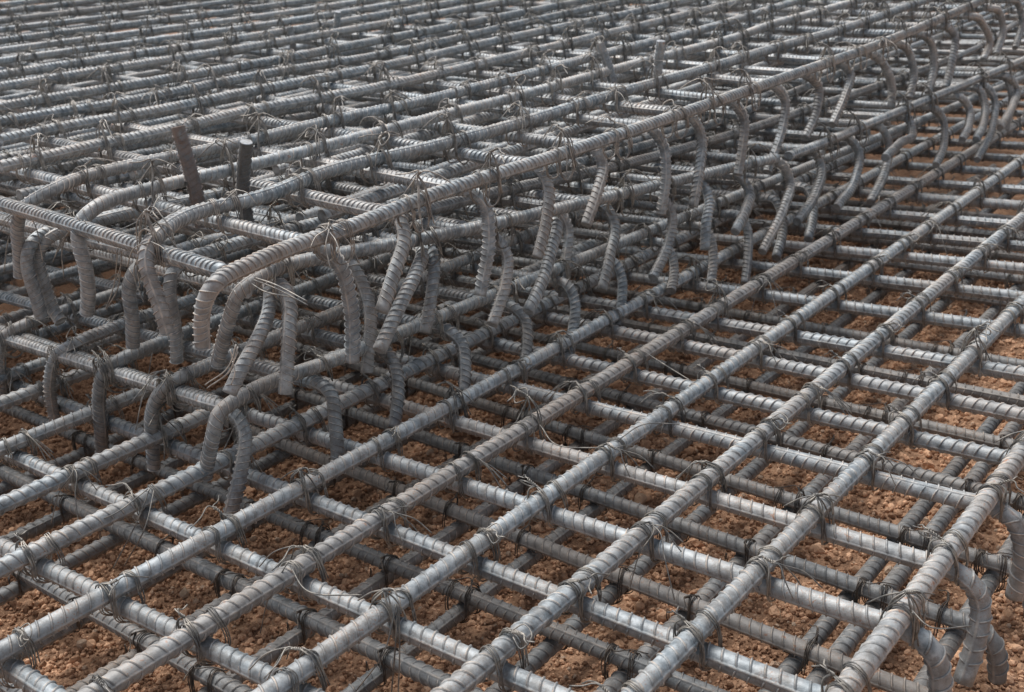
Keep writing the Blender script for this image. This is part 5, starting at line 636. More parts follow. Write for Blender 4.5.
 dict(layer='CU',i=13,hs=0,he=0,pts=[[-4.22,1.32,0.485],[-4.22,1.65,0.485],[-4.22,2.737,0.485],[-4.22,3.825,0.485],[-4.22,4.912,0.485],[-4.22,6.0,0.485]]),
 dict(layer='CU',i=14,hs=0,he=0,pts=[[-4.42,1.32,0.485],[-4.42,1.65,0.485],[-4.42,2.737,0.485],[-4.42,3.825,0.485],[-4.42,4.912,0.485],[-4.42,6.0,0.485]]),
 dict(layer='CU',i=15,hs=0,he=0,pts=[[-4.62,1.32,0.485],[-4.62,1.65,0.485],[-4.62,2.737,0.485],[-4.62,3.825,0.485],[-4.62,4.912,0.485],[-4.62,6.0,0.485]]),
 dict(layer='CU',i=16,hs=0,he=0,pts=[[-4.82,1.32,0.485],[-4.82,1.65,0.485],[-4.82,2.737,0.485],[-4.82,3.825,0.485],[-4.82,4.912,0.485],[-4.82,6.0,0.485]]),
 dict(layer='CU',i=17,hs=0,he=0,pts=[[-5.02,1.32,0.485],[-5.02,1.65,0.485],[-5.02,2.737,0.485],[-5.02,3.825,0.485],[-5.02,4.912,0.485],[-5.02,6.0,0.485]]),
 dict(layer='CU',i=18,hs=0,he=0,pts=[[-5.22,1.32,0.485],[-5.22,1.65,0.485],[-5.22,2.737,0.485],[-5.22,3.825,0.485],[-5.22,4.912,0.485],[-5.22,6.0,0.485]]),
 dict(layer='CU',i=19,hs=0,he=0,pts=[[-5.42,1.32,0.485],[-5.42,1.65,0.485],[-5.42,2.737,0.485],[-5.42,3.825,0.485],[-5.42,4.912,0.485],[-5.42,6.0,0.485]]),
 dict(layer='CU',i=20,hs=0,he=0,pts=[[-5.62,1.32,0.485],[-5.62,1.65,0.485],[-5.62,2.737,0.485],[-5.62,3.825,0.485],[-5.62,4.912,0.485],[-5.62,6.0,0.485]]),
 dict(layer='CU',i=21,hs=0,he=0,pts=[[-5.82,1.32,0.485],[-5.82,1.65,0.485],[-5.82,2.737,0.485],[-5.82,3.825,0.485],[-5.82,4.912,0.485],[-5.82,6.0,0.485]]),
 dict(layer='CU',i=22,hs=0,he=0,pts=[[-6.02,1.32,0.485],[-6.02,1.65,0.485],[-6.02,2.737,0.485],[-6.02,3.825,0.485],[-6.02,4.912,0.485],[-6.02,6.0,0.485]]),
 dict(layer='CU',i=23,hs=0,he=0,pts=[[-6.22,1.32,0.485],[-6.22,1.65,0.485],[-6.22,2.737,0.485],[-6.22,3.825,0.485],[-6.22,4.912,0.485],[-6.22,6.0,0.485]]),
 dict(layer='CU',i=24,hs=0,he=0,pts=[[-6.42,1.32,0.485],[-6.42,1.65,0.485],[-6.42,2.737,0.485],[-6.42,3.825,0.485],[-6.42,4.912,0.485],[-6.42,6.0,0.485]]),
 dict(layer='CU',i=25,hs=0,he=0,pts=[[-6.62,1.32,0.485],[-6.62,1.65,0.485],[-6.62,2.737,0.485],[-6.62,3.825,0.485],[-6.62,4.912,0.485],[-6.62,6.0,0.485]]),
 dict(layer='CU',i=26,hs=0,he=0,pts=[[-6.82,1.32,0.485],[-6.82,1.65,0.485],[-6.82,2.737,0.485],[-6.82,3.825,0.485],[-6.82,4.912,0.485],[-6.82,6.0,0.485]]),
 dict(layer='CU',i=27,hs=0,he=0,pts=[[-7.02,1.32,0.485],[-7.02,1.65,0.485],[-7.02,2.737,0.485],[-7.02,3.825,0.485],[-7.02,4.912,0.485],[-7.02,6.0,0.485]]),
 dict(layer='CU',i=28,hs=0,he=0,pts=[[-7.22,1.32,0.485],[-7.22,1.65,0.485],[-7.22,2.737,0.485],[-7.22,3.825,0.485],[-7.22,4.912,0.485],[-7.22,6.0,0.485]]),
 dict(layer='CU',i=29,hs=0,he=0,pts=[[-7.42,1.32,0.485],[-7.42,1.65,0.485],[-7.42,2.737,0.485],[-7.42,3.825,0.485],[-7.42,4.912,0.485],[-7.42,6.0,0.485]]),
 dict(layer='CU',i=30,hs=0,he=0,pts=[[-7.62,1.32,0.485],[-7.62,1.65,0.485],[-7.62,2.737,0.485],[-7.62,3.825,0.485],[-7.62,4.912,0.485],[-7.62,6.0,0.485]]),
 dict(layer='CU',i=31,hs=0,he=0,pts=[[-7.82,1.32,0.485],[-7.82,1.65,0.485],[-7.82,2.737,0.485],[-7.82,3.825,0.485],[-7.82,4.912,0.485],[-7.82,6.0,0.485]]),
 dict(layer='CU',i=32,hs=0,he=0,pts=[[-8.02,1.32,0.485],[-8.02,1.65,0.485],[-8.02,2.737,0.485],[-8.02,3.825,0.485],[-8.02,4.912,0.485],[-8.02,6.0,0.485]]),
 dict(layer='CU',i=33,hs=0,he=0,pts=[[-8.22,1.32,0.485],[-8.22,1.65,0.485],[-8.22,2.737,0.485],[-8.22,3.825,0.485],[-8.22,4.912,0.485],[-8.22,6.0,0.485]]),
 dict(layer='CU',i=34,hs=0,he=0,pts=[[-8.42,1.32,0.485],[-8.42,1.65,0.485],[-8.42,2.737,0.485],[-8.42,3.825,0.485],[-8.42,4.912,0.485],[-8.42,6.0,0.485]]),
 dict(layer='CU',i=35,hs=0,he=0,pts=[[-8.62,1.32,0.485],[-8.62,1.65,0.485],[-8.62,2.737,0.485],[-8.62,3.825,0.485],[-8.62,4.912,0.485],[-8.62,6.0,0.485]]),
 dict(layer='CU',i=36,hs=0,he=0,pts=[[-8.82,1.32,0.485],[-8.82,1.65,0.485],[-8.82,2.737,0.485],[-8.82,3.825,0.485],[-8.82,4.912,0.485],[-8.82,6.0,0.485]]),
 dict(layer='CU',i=37,hs=0,he=0,pts=[[-9.02,1.32,0.485],[-9.02,1.65,0.485],[-9.02,2.737,0.485],[-9.02,3.825,0.485],[-9.02,4.912,0.485],[-9.02,6.0,0.485]]),
 dict(layer='CU',i=38,hs=0,he=0,pts=[[-9.22,1.32,0.485],[-9.22,1.65,0.485],[-9.22,2.737,0.485],[-9.22,3.825,0.485],[-9.22,4.912,0.485],[-9.22,6.0,0.485]]),
 dict(layer='CU',i=39,hs=0,he=0,pts=[[-9.42,1.32,0.485],[-9.42,1.65,0.485],[-9.42,2.737,0.485],[-9.42,3.825,0.485],[-9.42,4.912,0.485],[-9.42,6.0,0.485]]),
 dict(layer='CU',i=40,hs=0,he=0,pts=[[-9.62,1.32,0.485],[-9.62,1.65,0.485],[-9.62,2.737,0.485],[-9.62,3.825,0.485],[-9.62,4.912,0.485],[-9.62,6.0,0.485]]),
 dict(layer='CU',i=41,hs=0,he=0,pts=[[-9.82,1.32,0.485],[-9.82,1.65,0.485],[-9.82,2.737,0.485],[-9.82,3.825,0.485],[-9.82,4.912,0.485],[-9.82,6.0,0.485]]),
 dict(layer='CU',i=42,hs=0,he=0,pts=[[-10.02,1.32,0.485],[-10.02,1.65,0.485],[-10.02,2.737,0.485],[-10.02,3.825,0.485],[-10.02,4.912,0.485],[-10.02,6.0,0.485]]),
 dict(layer='CU',i=43,hs=0,he=0,pts=[[-10.22,1.32,0.485],[-10.22,1.65,0.485],[-10.22,2.737,0.485],[-10.22,3.825,0.485],[-10.22,4.912,0.485],[-10.22,6.0,0.485]]),
 dict(layer='CV',i=-1,hs=0,he=0,pts=[[-4.2,1.143,0.455],[-2.441,1.143,0.455],[-2.118,1.134,0.455],[-1.842,1.126,0.455],[-1.631,1.129,0.455]]),
 dict(layer='ST',i=0,hs=0,he=0,pts=[[-1.872,1.327,0.716],[-1.872,1.327,0.776],[-1.895,1.327,0.915]]),
 dict(layer='ST',i=1,hs=0,he=0,pts=[[-1.819,1.401,0.715],[-1.819,1.401,0.775],[-1.785,1.401,0.878]]),
 dict(layer='ST',i=2,hs=0,he=0,pts=[[-1.724,2.859,0.736],[-1.724,2.859,0.796],[-1.709,2.859,0.901]]),
 dict(layer='ST',i=3,hs=0,he=0,pts=[[-1.807,2.748,0.739],[-1.807,2.748,0.799],[-1.844,2.748,0.905]]),
 dict(layer='ST',i=4,hs=0,he=0,pts=[[-3.357,3.152,0.827],[-3.357,3.152,0.887],[-3.335,3.152,0.964]]),
 dict(layer='ST',i=5,hs=0,he=0,pts=[[-3.372,2.933,0.823],[-3.372,2.933,0.883],[-3.374,2.933,0.931]]),
]
GROUND_Z = 0.0
SKY, SKY_SAT, SUN, SUN_AZ = .15, .45, 5.0, -75
LOOSE = [
 ('loose_wire', "bright bundle of cut wire ends fanning down left below the cage's near corner", [[[-1.395,1.015,0.652],[-1.41,1.011,0.621],[-1.485,1.007,0.567]],[[-1.391,1.015,0.649],[-1.409,1.011,0.614],[-1.481,1.007,0.562]],[[-1.394,1.015,0.643],[-1.413,1.011,0.608],[-1.46,1.007,0.574]],[[-1.393,1.015,0.64],[-1.401,1.011,0.626],[-1.401,1.007,0.645]],[[-1.41,1.015,0.621],[-1.404,1.011,0.605],[-1.414,1.007,0.582]]], M_WIREL, .0011, "loose wire", "loose wire ends"),
 ('loose_wire', "pair of straight wire ends sticking out right just below the cage's near corner", [[[-1.318,1.01,0.772],[-1.277,1.006,0.77],[-1.193,1.002,0.754]],[[-1.312,1.01,0.776],[-1.267,1.006,0.774],[-1.194,1.002,0.76]],[[-1.324,1.01,0.765],[-1.297,1.006,0.76],[-1.23,1.002,0.761]]], M_WIRE, .0011, "loose wire", "loose wire ends"),
 ('loose_wire', 'slack wire ends hanging from the second hooked bar left of the cage corner', [[[-1.602,1.03,0.792],[-1.651,1.026,0.774],[-1.672,1.022,0.742]],[[-1.615,1.03,0.789],[-1.662,1.026,0.728],[-1.642,1.022,0.682]],[[-1.623,1.03,0.788],[-1.646,1.026,0.753],[-1.645,1.022,0.708]],[[-1.597,1.03,0.793],[-1.558,1.026,0.785],[-1.539,1.022,0.765]]], M_WIRE, .0011, "loose wire", "loose wire ends"),
 ('loose_wire', 'slack wire ends hanging from the third hooked bar left of the cage corner', [[[-1.876,1.07,0.787],[-1.945,1.066,0.746],[-1.988,1.062,0.699]],[[-1.89,1.07,0.786],[-1.955,1.066,0.722],[-1.961,1.062,0.67]],[[-1.861,1.07,0.793],[-1.836,1.066,0.774],[-1.813,1.062,0.757]],[[-1.884,1.07,0.785],[-1.928,1.066,0.756],[-1.962,1.062,0.722]]], M_WIRE, .0011, "loose wire", "loose wire ends"),
 ('loose_wire', "splayed wire ends on the cage's front edge at the photo's left side", [[[-2.097,1.1,0.795],[-2.173,1.096,0.76],[-2.228,1.092,0.725]],[[-2.107,1.1,0.79],[-2.211,1.096,0.707],[-2.252,1.092,0.634]],[[-2.116,1.1,0.787],[-2.088,1.096,0.746],[-2.083,1.092,0.678]],[[-2.097,1.1,0.797],[-2.161,1.096,0.771],[-2.211,1.092,0.746]]], M_WIRE, .0011, "loose wire", "loose wire ends"),
 ('loose_wire', 'long wires dangling under the front top edge between two hooked bars', [[[-1.735,1.05,0.761],[-1.765,1.046,0.689],[-1.801,1.042,0.639]],[[-1.723,1.05,0.76],[-1.754,1.046,0.685],[-1.796,1.042,0.642]],[[-1.728,1.05,0.761],[-1.727,1.046,0.737],[-1.748,1.042,0.702]]], M_WIRE, .0011, "loose wire", "loose wire ends"),
 ('loose_wire', 'long wire strands stretched over the cage top beside the rusty leaning stub', [[[-1.811,1.249,0.79],[-1.755,1.138,0.795],[-1.699,1.039,0.8]],[[-1.785,1.234,0.79],[-1.689,1.109,0.798],[-1.649,1.033,0.8]],[[-1.79,1.231,0.8],[-1.807,1.214,0.81],[-1.768,1.147,0.795]],[[-1.766,1.202,0.79],[-1.677,1.102,0.79],[-1.596,1.029,0.79]]], M_WIRE, .0011, "loose wire", "loose wire ends"),
 ('loose_wire', 'long wire ends drooping over the gap in the mat at lower left', [[[-1.581,0.924,0.385],[-1.581,0.85,0.37],[-1.638,0.821,0.35]],[[-1.581,0.928,0.385],[-1.574,0.895,0.35],[-1.593,0.838,0.27]],[[-1.568,0.927,0.385],[-1.535,0.88,0.35],[-1.582,0.852,0.27]]], M_WIRE, .0011, "loose wire", "loose wire ends"),
 ('loose_wire', 'long wire ends hanging down near the bottom edge, left of centre', [[[-0.98,0.906,0.38],[-0.975,0.872,0.33],[-1.015,0.843,0.26]],[[-0.978,0.907,0.38],[-0.971,0.885,0.32],[-0.981,0.878,0.25]],[[-0.975,0.906,0.38],[-0.966,0.889,0.32],[-0.961,0.87,0.25]]], M_WIRE, .0011, "loose wire", "loose wire ends"),
 ('loose_wire', 'thin wire curling down from a tie into the gap at lower left', [[[-1.189,0.894,0.385],[-1.198,0.864,0.35],[-1.228,0.852,0.27]],[[-1.178,0.888,0.385],[-1.106,0.861,0.38],[-1.039,0.898,0.378]]], M_WIRE, .0011, "loose wire", "loose wire ends"),
 ('loose_wire', "stiff straight wire end pointing right from the mat's edge bar at lower right", [[[-0.39,1.253,0.385],[-0.364,1.24,0.378],[-0.32,1.268,0.378]],[[-0.388,1.249,0.385],[-0.381,1.253,0.37],[-0.388,1.269,0.33]]], M_WIRE, .0011, "loose wire", "loose wire ends"),
 ('loose_wire', "long wire pair sweeping right across two long bars in the mat's middle", [[[-1.148,1.467,0.385],[-1.069,1.42,0.382],[-1.006,1.452,0.38]],[[-1.17,1.87,0.385],[-1.1,1.834,0.382],[-1.02,1.793,0.38]],[[-0.99,1.486,0.385],[-0.98,1.56,0.388],[-0.933,1.602,0.382]]], M_WIRE, .0011, "loose wire", "loose wire ends"),
]
# layer -> (label template, group, name, material)
LAYER = {
 'MU': ("long ribbed steel bar on top of the open mat, {o} from the right", "lengthwise top bars of the open mat"),
 'MV': ("ribbed crosswise bar tied under the open mat's top bars, {o} from the front", "crosswise bars of the open mat"),
 'LU': ("dusty lengthwise bar close to the soil in the bottom mat, {o} from the right", "lengthwise bars of the bottom mat"),
 'LV': ("dark dusty crosswise bar of the bottom mat above the soil, {o} from the front", "crosswise bars of the bottom mat"),
 'AU': ("pale grey ribbed bar on top of the raised cage, {o} from its right edge", "lengthwise top bars of the raised cage"),
 'AV': ("crosswise bar hooked down over the raised cage's top edge, {o} from the near corner", "crosswise bars of the cage's top layer"),
 'BU': ("lengthwise bar in the raised cage's middle layer, {o} from its right side", "lengthwise bars of the cage's middle layer"),
 'BY': ("extra crosswise bar lying inside the raised cage, {o} from the near corner", "loose bars inside the cage"),
 'BX': ("extra lengthwise bar lying loose inside the raised cage, {o} from its right side", "loose bars inside the cage"),
 'BV': ("crosswise bar with end hooked down in the cage's middle layer, {o} from near corner", "crosswise bars of the cage's middle layer"),
 'CU': ("lengthwise bar in the raised cage's lowest layer, {o} from its right side", "lengthwise bars of the cage's lowest layer"),
 'CV': ("crosswise bar with short down hook in the cage's lowest layer, {o} from near corner", "crosswise bars of the cage's lowest layer"),
}
KEY = {'MU': lambda r: r['i'], 'MV': lambda r: r['i'], 'LU': lambda r: r['i'], 'LV': lambda r: r['i'], 'AU': lambda r: r['i'],
       'AV': lambda r: r['i'], 'BU': lambda r: -max(p[0] for p in r['pts']), 'BX': lambda r: r['i'], 'BY': lambda r: r['i'], 'BV': lambda r: r['i'],
       'CU': lambda r: r['i'], 'CV': lambda r: r['i']}
lines = {}
for lay in LAYER:
    rs = sorted([r for r in BARS if r['layer'] == lay], key=KEY[lay])
    lines[lay] = []
    cnt = 0
    for r in rs:
        P = np.array(r['pts'], float)
        D_ = catmull(P, .08)
        if not seen(D_, 60)[0].any(): continue      # nothing of it shows in the photo
        cnt += 1
        rr = (R if lay[0] in 'ML' else .0123) * (0.97 + .05 * random.random())
        V, rib, s, L = ribbed(P, rr, phase=random.choice([1.57, 1.85, 1.4] if lay in ('AU', 'MU') else [1.57, 1.85, 1.3, 2.0, .7]) + random.uniform(-.2, .2),
                              slant=(.0088 if lay[0] in 'ML' else .0075) * random.choice([1, 1, -1]), pitch=PITCH if lay[0] in 'ML' else .0125,
                              rh=.0023 if lay[0] in 'ML' else .0024,
                              reach=6.5 if lay[0] == 'A' else 4.6)
        seg = np.linalg.norm(np.diff(P, axis=0), axis=1)
        bend = np.zeros(len(s)); h0 = h1 = None
        if r['hs']:
            h0 = seg[:r['hs']].sum() + .01
            bend = np.maximum(bend, 1 - np.clip((s - h0 + .10) / .12, 0, 1))
        if r['he']:
            h1 = L - (seg[-(r['he'] - 1):].sum() + .015)
            bend = np.maximum(bend, np.clip((s - h1 + .03) / .12, 0, 1))
        mat = {'M': M_STEEL, 'L': M_LOW, 'A': M_CAGE, 'B': M_CAGE, 'C': M_STEEL}[lay[0]]
        if (lay, r['i']) in (('BU', 2), ('MU', 4)): mat = M_RUST
        if lay in ('LU',): mat = M_LOW
        if lay == 'AU' and r['i'] == 15: mat = M_RUST
        org = np.array(P[0] if not r['hs'] else P[r['hs']])
        hooked = bool(r['hs'] or r['he'])
        label = LAYER[lay][0].format(o=ORD[cnt])
        if lay == 'MU' and r['i'] == 4: label = "long dusty brown ribbed bar on top of the open mat, fifth from the right"
        if lay == 'AV' and r['i'] == -1: label = "crosswise bar along the raised cage's front top edge, ending at the near corner"
        if lay == 'CV' and r['i'] == -1: label = "crosswise bar along the cage's front bottom edge, holding four hooked bars"
        if lay == 'BU' and r['i'] == 2: label = "rusty brown lengthwise bar running inside the raised cage's right side"
        top = empty('hooked_bar' if hooked else 'ribbed_bar', org)
        tag(top, label, 'steel bar', LAYER[lay][1])
        a = 0 if h0 is None else int(np.searchsorted(s, h0))
        b = len(s) - 1 if h1 is None else int(np.searchsorted(s, h1))
        obj('shaft', bar_mesh('shaft', V, rib, bend, a, b, org, mat, h0 is None, h1 is None), top)
        if h0 is not None: obj('hook', bar_mesh('hook', V, rib, bend, 0, a, org, mat, True, False), top)
        if h1 is not None: obj('hook', bar_mesh('hook', V, rib, bend, b, len(s) - 1, org, mat, False, True), top)
        body = P[max(0, r['hs'] - 2):] if not r['he'] else P[:len(P) - r['he'] + 1]
        lines[lay].append((r['i'], cnt, body))

# ------------------------------------------------------------------ cut bar stubs standing out of the cage
STUB = {0: ("rusty brown bar stub leaning left out of the cage top near its corner", M_RUSTY, .0165),
        1: ("short upright bar stub with bright sheared end near the cage corner", M_DARK, .0150),
        2: ("upright bar stub with bright cut end near the cage's right edge", M_STEEL, .0155),
        3: ("brownish leaning bar stub just left of an upright stub on the cage", M_RUST, .0150),
        4: ("thin pale upright stub far back in the middle of the cage", M_CAGE, .0140),
        5: ("small dark stub far back on the cage, left of a pale stub", M_RUST, .0140)}
for r in BARS:
    if r['layer'] != 'ST': continue
    P = np.array(r['pts'], float); lab, mt, rad = STUB[r['i']]
    V, rib, s, L = ribbed(P, rad * .84, phase=.8, slant=.008, pitch=.0125)
    top = empty('bar_stub', P[0]); tag(top, lab, 'steel bar', 'bar stubs standing out of the cage')
    bend = np.zeros(len(s))
    obj('shaft', bar_mesh('shaft', V, rib, bend, 0, len(s) - 1, P[0], mt, True, False), top)
    d = V[-1] + (P[-1] - P[-2]) / np.linalg.norm(P[-1] - P[-2]) * .0005
    n = len(d)
    inner = d.mean(0) + (d - d.mean(0)) * .93 + (P[-1] - P[-2]) / np.linalg.norm(P[-1] - P[-2]) * .0008
    j = np.arange(n); Q = np.stack([j, (j + 1) % n, n + (j + 1) % n, n + j], -1)
    me = mesh_np('cut_end', np.vstack([V[-1], inner]) - P[0], Q, M_CUT if r['i'] not in (0, 3, 5) else mt, extra=[list(range(n, 2 * n))], smooth=False)
    obj('cut_end', me, top)

# ------------------------------------------------------------------ tie wires
def strand(pts, jit, rg):
    P = np.array(pts, float); P = P + rg.normal(0, jit, P.shape)
    return catmull(P, .006)

def make_tie(kind, seed):
    """local frame: top bar along Y at z = 0, lower bar along X at z = -D"""
    rg = np.random.default_rng(seed); WR = .0013 if kind == 'peak' else .00105
    loops, tails = [], []
    a, c = .0186, .0190
    sx = 1 if rg.random() < .75 else -1; sy = 1 if rg.random() < .5 else -1
    kx, ky, kz = sx * (.006 + .008 * rg.random()), sy * c * .9, .020 + .006 * rg.random()
    if kind == 'peak': kz = .036 + .022 * rg.random(); kx *= .4
    for k in range(2 if kind in ('lite', 'peak') else 3):
        o = k * .0036
        cc = c + o
        half = lambda y: [(-sx * (a - .001), y, -.012), (-sx * .0125, y, .0125), (0, y, .0184), (sx * .0125, y, .0125), (sx * a, y, -.012)]
        loops.append(strand(half(sy * cc) + [(sx * a, sy * cc, -.034), (sx * (a - .001), sy * .012, -.049), (sx * a, 0, -.0515),
                     (sx * a, -sy * .012, -.049), (sx * a, -sy * cc, -.034), (sx * a, -sy * cc, -.012)], .0006, rg))
        if kind != 'lite':
            loops.append(strand([(sx * a, -sy * cc, -.012), (sx * .0125, -sy * cc, .0125), (0, -sy * (cc - .004), .0184),
                     (-sx * .0125, -sy * (cc - .006), .0125), (-sx * a, -sy * cc, -.012), (-sx * a, -sy * cc, -.036), (-sx * a, 0, -.0515), (-sx * a, sy * cc, -.036), (-sx * (a - .001), sy * cc, -.012)], .0006, rg))
        # strands drawn up to the knot
        loops.append(strand([(-sx * (a + .003), sy * (cc + .004), -.03), (-sx * (a + .001), sy * (cc + .002), -.006), (-sx * .010 + kx * .3, sy * cc, kz * .75), (kx, ky, kz)], .001, rg))
        loops.append(strand([(kx, ky, kz), (kx + sx * .010, ky + sy * .004, kz * .7), (sx * (a + .003), sy * (cc + .003), -.004), (sx * (a + .002), sy * (cc + .002), -.032)], .001, rg))
    if kind == 'peak':
        for q in range(5):
            sgx = 1 if q % 2 else -1; yy = (-1 if q < 2 else 1) * rg.uniform(.012, .032)
            tails.append(strand([(kx, ky, kz), (kx + sgx * .006, ky + yy * .25, kz * .72), (sgx * (a + .001), ky * .5 + yy * .6, .002), (sgx * (a + rg.uniform(.003, .014)), ky * .4 + yy, rg.uniform(-.05, -.02))], .0015, rg))
    # twisted knot
    L = .008 + .012 * rg.random(); ax = np.array([sx * (.6 + rg.random()), rg.normal(0, .5), .5 if kind != 'drop' else -.4]); ax /= np.linalg.norm(ax)
    K = np.array([kx, ky, kz]); e1 = np.cross(ax, (0, 0, 1.)); e1 /= np.linalg.norm(e1); e2 = np.cross(ax, e1)
    t = np.linspace(0, 1, 22)
    for ph in (0, math.pi):
        an = t * 2 * math.pi * 2.2 + ph
        tails.append(K + np.outer(t, ax) * L + .0015 * (np.outer(np.cos(an), e1) + np.outer(np.sin(an), e2)))
    E_ = K + ax * L
    nt_ = {'saddle': 2, 'peak': 3, 'drop': 4, 'lite': 1}[kind]
    for k in range(nt_):
        ln = rg.uniform(.025, .075) if kind != 'drop' else rg.uniform(.05, .10)
        hd = math.atan2(ax[1], ax[0]) + rg.normal(0, .75 if kind != 'peak' else 1.6)
        dz = rg.uniform(-.75, -.05) if kind != 'drop' else rg.uniform(-1.6, -.3)
        v = np.array([math.cos(hd), math.sin(hd), 0])
        P = [E_ - ax * .002, E_ + ax * .004 + v * .004, E_ + v * ln * .45 + np.array([0, 0, ln * dz * .25]),
             E_ + v * ln * .8 + np.array([0, 0, ln * dz * .7])]
        tails.append(strand(P, .0015, rg))
    q = rg.random()
    if q < .35:   # a stray loop
        tails.append(strand([K, K + (sx * .012, sy * .01, .010), K + (sx * .03, sy * .004, .002), K + (sx * .024, -sy * .012, -.012), K + (sx * .006, -sy * .006, -.006)], .001, rg))
    mk = lambda nm, ss, mt: (lambda J: mesh_np(nm, J[0], J[1], mt, extra=J[2]))(join([wire_tube(x, WR, 5) for x in ss]))
    return loops, tails, mk

kinds = {'M': ['saddle', 'saddle', 'drop', 'saddle', 'drop', 'peak'], 'A': ['peak', 'peak', 'peak', 'saddle', 'drop'], 'L': ['lite', 'lite', 'saddle'],
         'B': ['saddle', 'peak', 'lite'], 'C': ['saddle', 'drop', 'lite']}
tie_lib = {}
sd = 100
for g, ks in kinds.items():
    tie_lib[g] = []
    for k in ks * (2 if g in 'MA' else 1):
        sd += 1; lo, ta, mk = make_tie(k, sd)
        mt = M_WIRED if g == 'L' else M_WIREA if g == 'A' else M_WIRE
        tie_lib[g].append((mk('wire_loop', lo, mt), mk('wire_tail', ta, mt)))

def cross(U, V):
    y = float(np.clip(V[:, 1].mean(), U[:, 1].min(), U[:, 1].max())); x = 0
    u = U[np.argsort(U[:, 1])]; v = V[np.argsort(V[:, 0])]
    for _ in range(12):
        x = float(np.interp(y, u[:, 1], u[:, 0])); y = float(np.interp(x, v[:, 0], v[:, 1]))
    if not (u[0, 1] - .02 <= y <= u[-1, 1] and v[0, 0] <= x <= v[-1, 0] + .07): return None
    zu = float(np.interp(y, u[:, 1], u[:, 2])); zv = float(np.interp(x, v[:, 0], v[:, 2]))
    sl = float(np.interp(y + .1, u[:, 1], u[:, 0]) - np.interp(y - .1, u[:, 1], u[:, 0])) / .2
    return x, y, zu, zv, sl

PHR = {'M': ("tie on the open mat, {a} long bar from right, {b} tie from front", "wire ties on the open mat"),
       'L': ("dark tie on bottom mat, {a} long bar from right, {b} from front", "dark wire ties on the bottom mat"),
       'A': ("tie on the cage top, {a} bar from right edge, {b} tie from front", "wire ties on top of the raised cage"),
       'B': ("tie in cage's middle layer, {a} bar from right, {b} from front", "wire ties in the cage's middle layer"),
       'C': ("tie in cage's lowest layer, {a} bar from right, {b} from front", "wire ties in the cage's lowest layer")}
ties = []
for g, (lu, lv) in {'M': ('MU', 'MV'), 'L': ('LU', 'LV'), 'A': ('AU', 'AV'), 'B': ('BU', 'BV'), 'C': ('CU', 'CV')}.items():
    for (iu, cu, U) in lines[lu]:
        hits = []
        for (iv, cv, V) in lines[lv]:
            c_ = cross(U, V)
            if c_ is None: continue
            x, y, zu, zv, sl = c_
            ok, d = seen(np.array([x, y, zu]), 15)
            if not ok: continue
            if g == 'B' and (iu * 7 + iv * 5) % 3 == 0: continue
            if g == 'L' and iu == 2: continue
            hits.append((y, x, zu, zv, sl, float(d)))
        hits.sort()
        for n, hgt in enumerate(hits): ties.append((g, cu, n + 1) + hgt)
hid = {'M': 1.0, 'A': 1.0, 'L': 1.15, 'B': 1.6, 'C': 1.35}
ties.sort(key=lambda t: t[8] * hid[t[0]])
print('ties', len(ties), {g: sum(t[0] == g for t in ties) for g in PHR})
stuffV = []; 
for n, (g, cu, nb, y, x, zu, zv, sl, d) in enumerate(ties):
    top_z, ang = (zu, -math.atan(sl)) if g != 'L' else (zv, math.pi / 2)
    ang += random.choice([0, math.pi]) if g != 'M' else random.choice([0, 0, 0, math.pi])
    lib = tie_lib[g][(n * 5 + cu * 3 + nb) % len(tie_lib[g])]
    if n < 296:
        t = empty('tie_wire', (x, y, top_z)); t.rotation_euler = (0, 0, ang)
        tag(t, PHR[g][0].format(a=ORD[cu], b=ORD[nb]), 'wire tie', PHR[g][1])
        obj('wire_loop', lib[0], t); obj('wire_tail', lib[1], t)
    else: stuffV.append((lib, x, y, top_z, ang))
if stuffV:
    parts = []
    cache = {}
    for lib, x, y, z, ang in stuffV:
        for me in lib:
            if me.name not in cache:
                co = np.empty(len(me.vertices) * 3, np.float32); me.vertices.foreach_get('co', co); co = co.reshape(-1, 3)
                q4 = []; ex = []
                for p in me.polygons:
                    (q4 if p.loop_total == 4 else ex).append(list(p.vertices))
                cache[me.name] = (co, np.array(q4), ex)
            co, q4, ex = cache[me.name]
            ca, sa = math.cos(ang), math.sin(ang)
            W_ = np.stack([co[:, 0] * ca - co[:, 1] * sa + x, co[:, 0] * sa + co[:, 1] * ca + y, co[:, 2] + z], -1)
            parts.append((W_, q4, ex))
    J = join(parts)
    tag(obj('tie_wires', mesh_np('tie_wires', J[0], J[1], M_WIRE, extra=J[2])), "many small wire ties on the bar crossings far back in the cage", "wire ties", kind='stuff')

# loose bent wire bundle by the near corner
def loose(name, label, strands_, mt=M_WIRE, r=.00085, cat='wire', group=None):
    P0 = np.array(strands_[0][0], float)
    J = join([wire_tube(catmull(np.array(s_, float), .006) - P0, r, 6) for s_ in strands_])
    o = obj(name, mesh_np(name, J[0], J[1], mt, extra=J[2]), loc=P0)
    return tag(o, label, cat, group)
for args in LOOSE: loose(*args)

# ------------------------------------------------------------------ ground
def vnoise(x, y, f, seed):
    x = x * f; y = y * f
    xi = np.floor(x).astype(np.int64); yi = np.floor(y).astype(np.int64); xf = x - xi; yf = y - yi
    def hsh(a, b):
        h = (a * 374761393 + b * 668265263 + seed * 1442695041) & 0xffffffff
        h = ((h ^ (h >> 13)) * 1274126177) & 0xffffffff
        return ((h ^ (h >> 16)) & 0xffff) / 65535.
    u = xf * xf * (3 - 2 * xf); v = yf * yf * (3 - 2 * yf)
    return (hsh(xi, yi) * (1 - u) + hsh(xi + 1, yi) * u) * (1 - v) + (hsh(xi, yi + 1) * (1 - u) + hsh(xi + 1, yi + 1) * u) * v

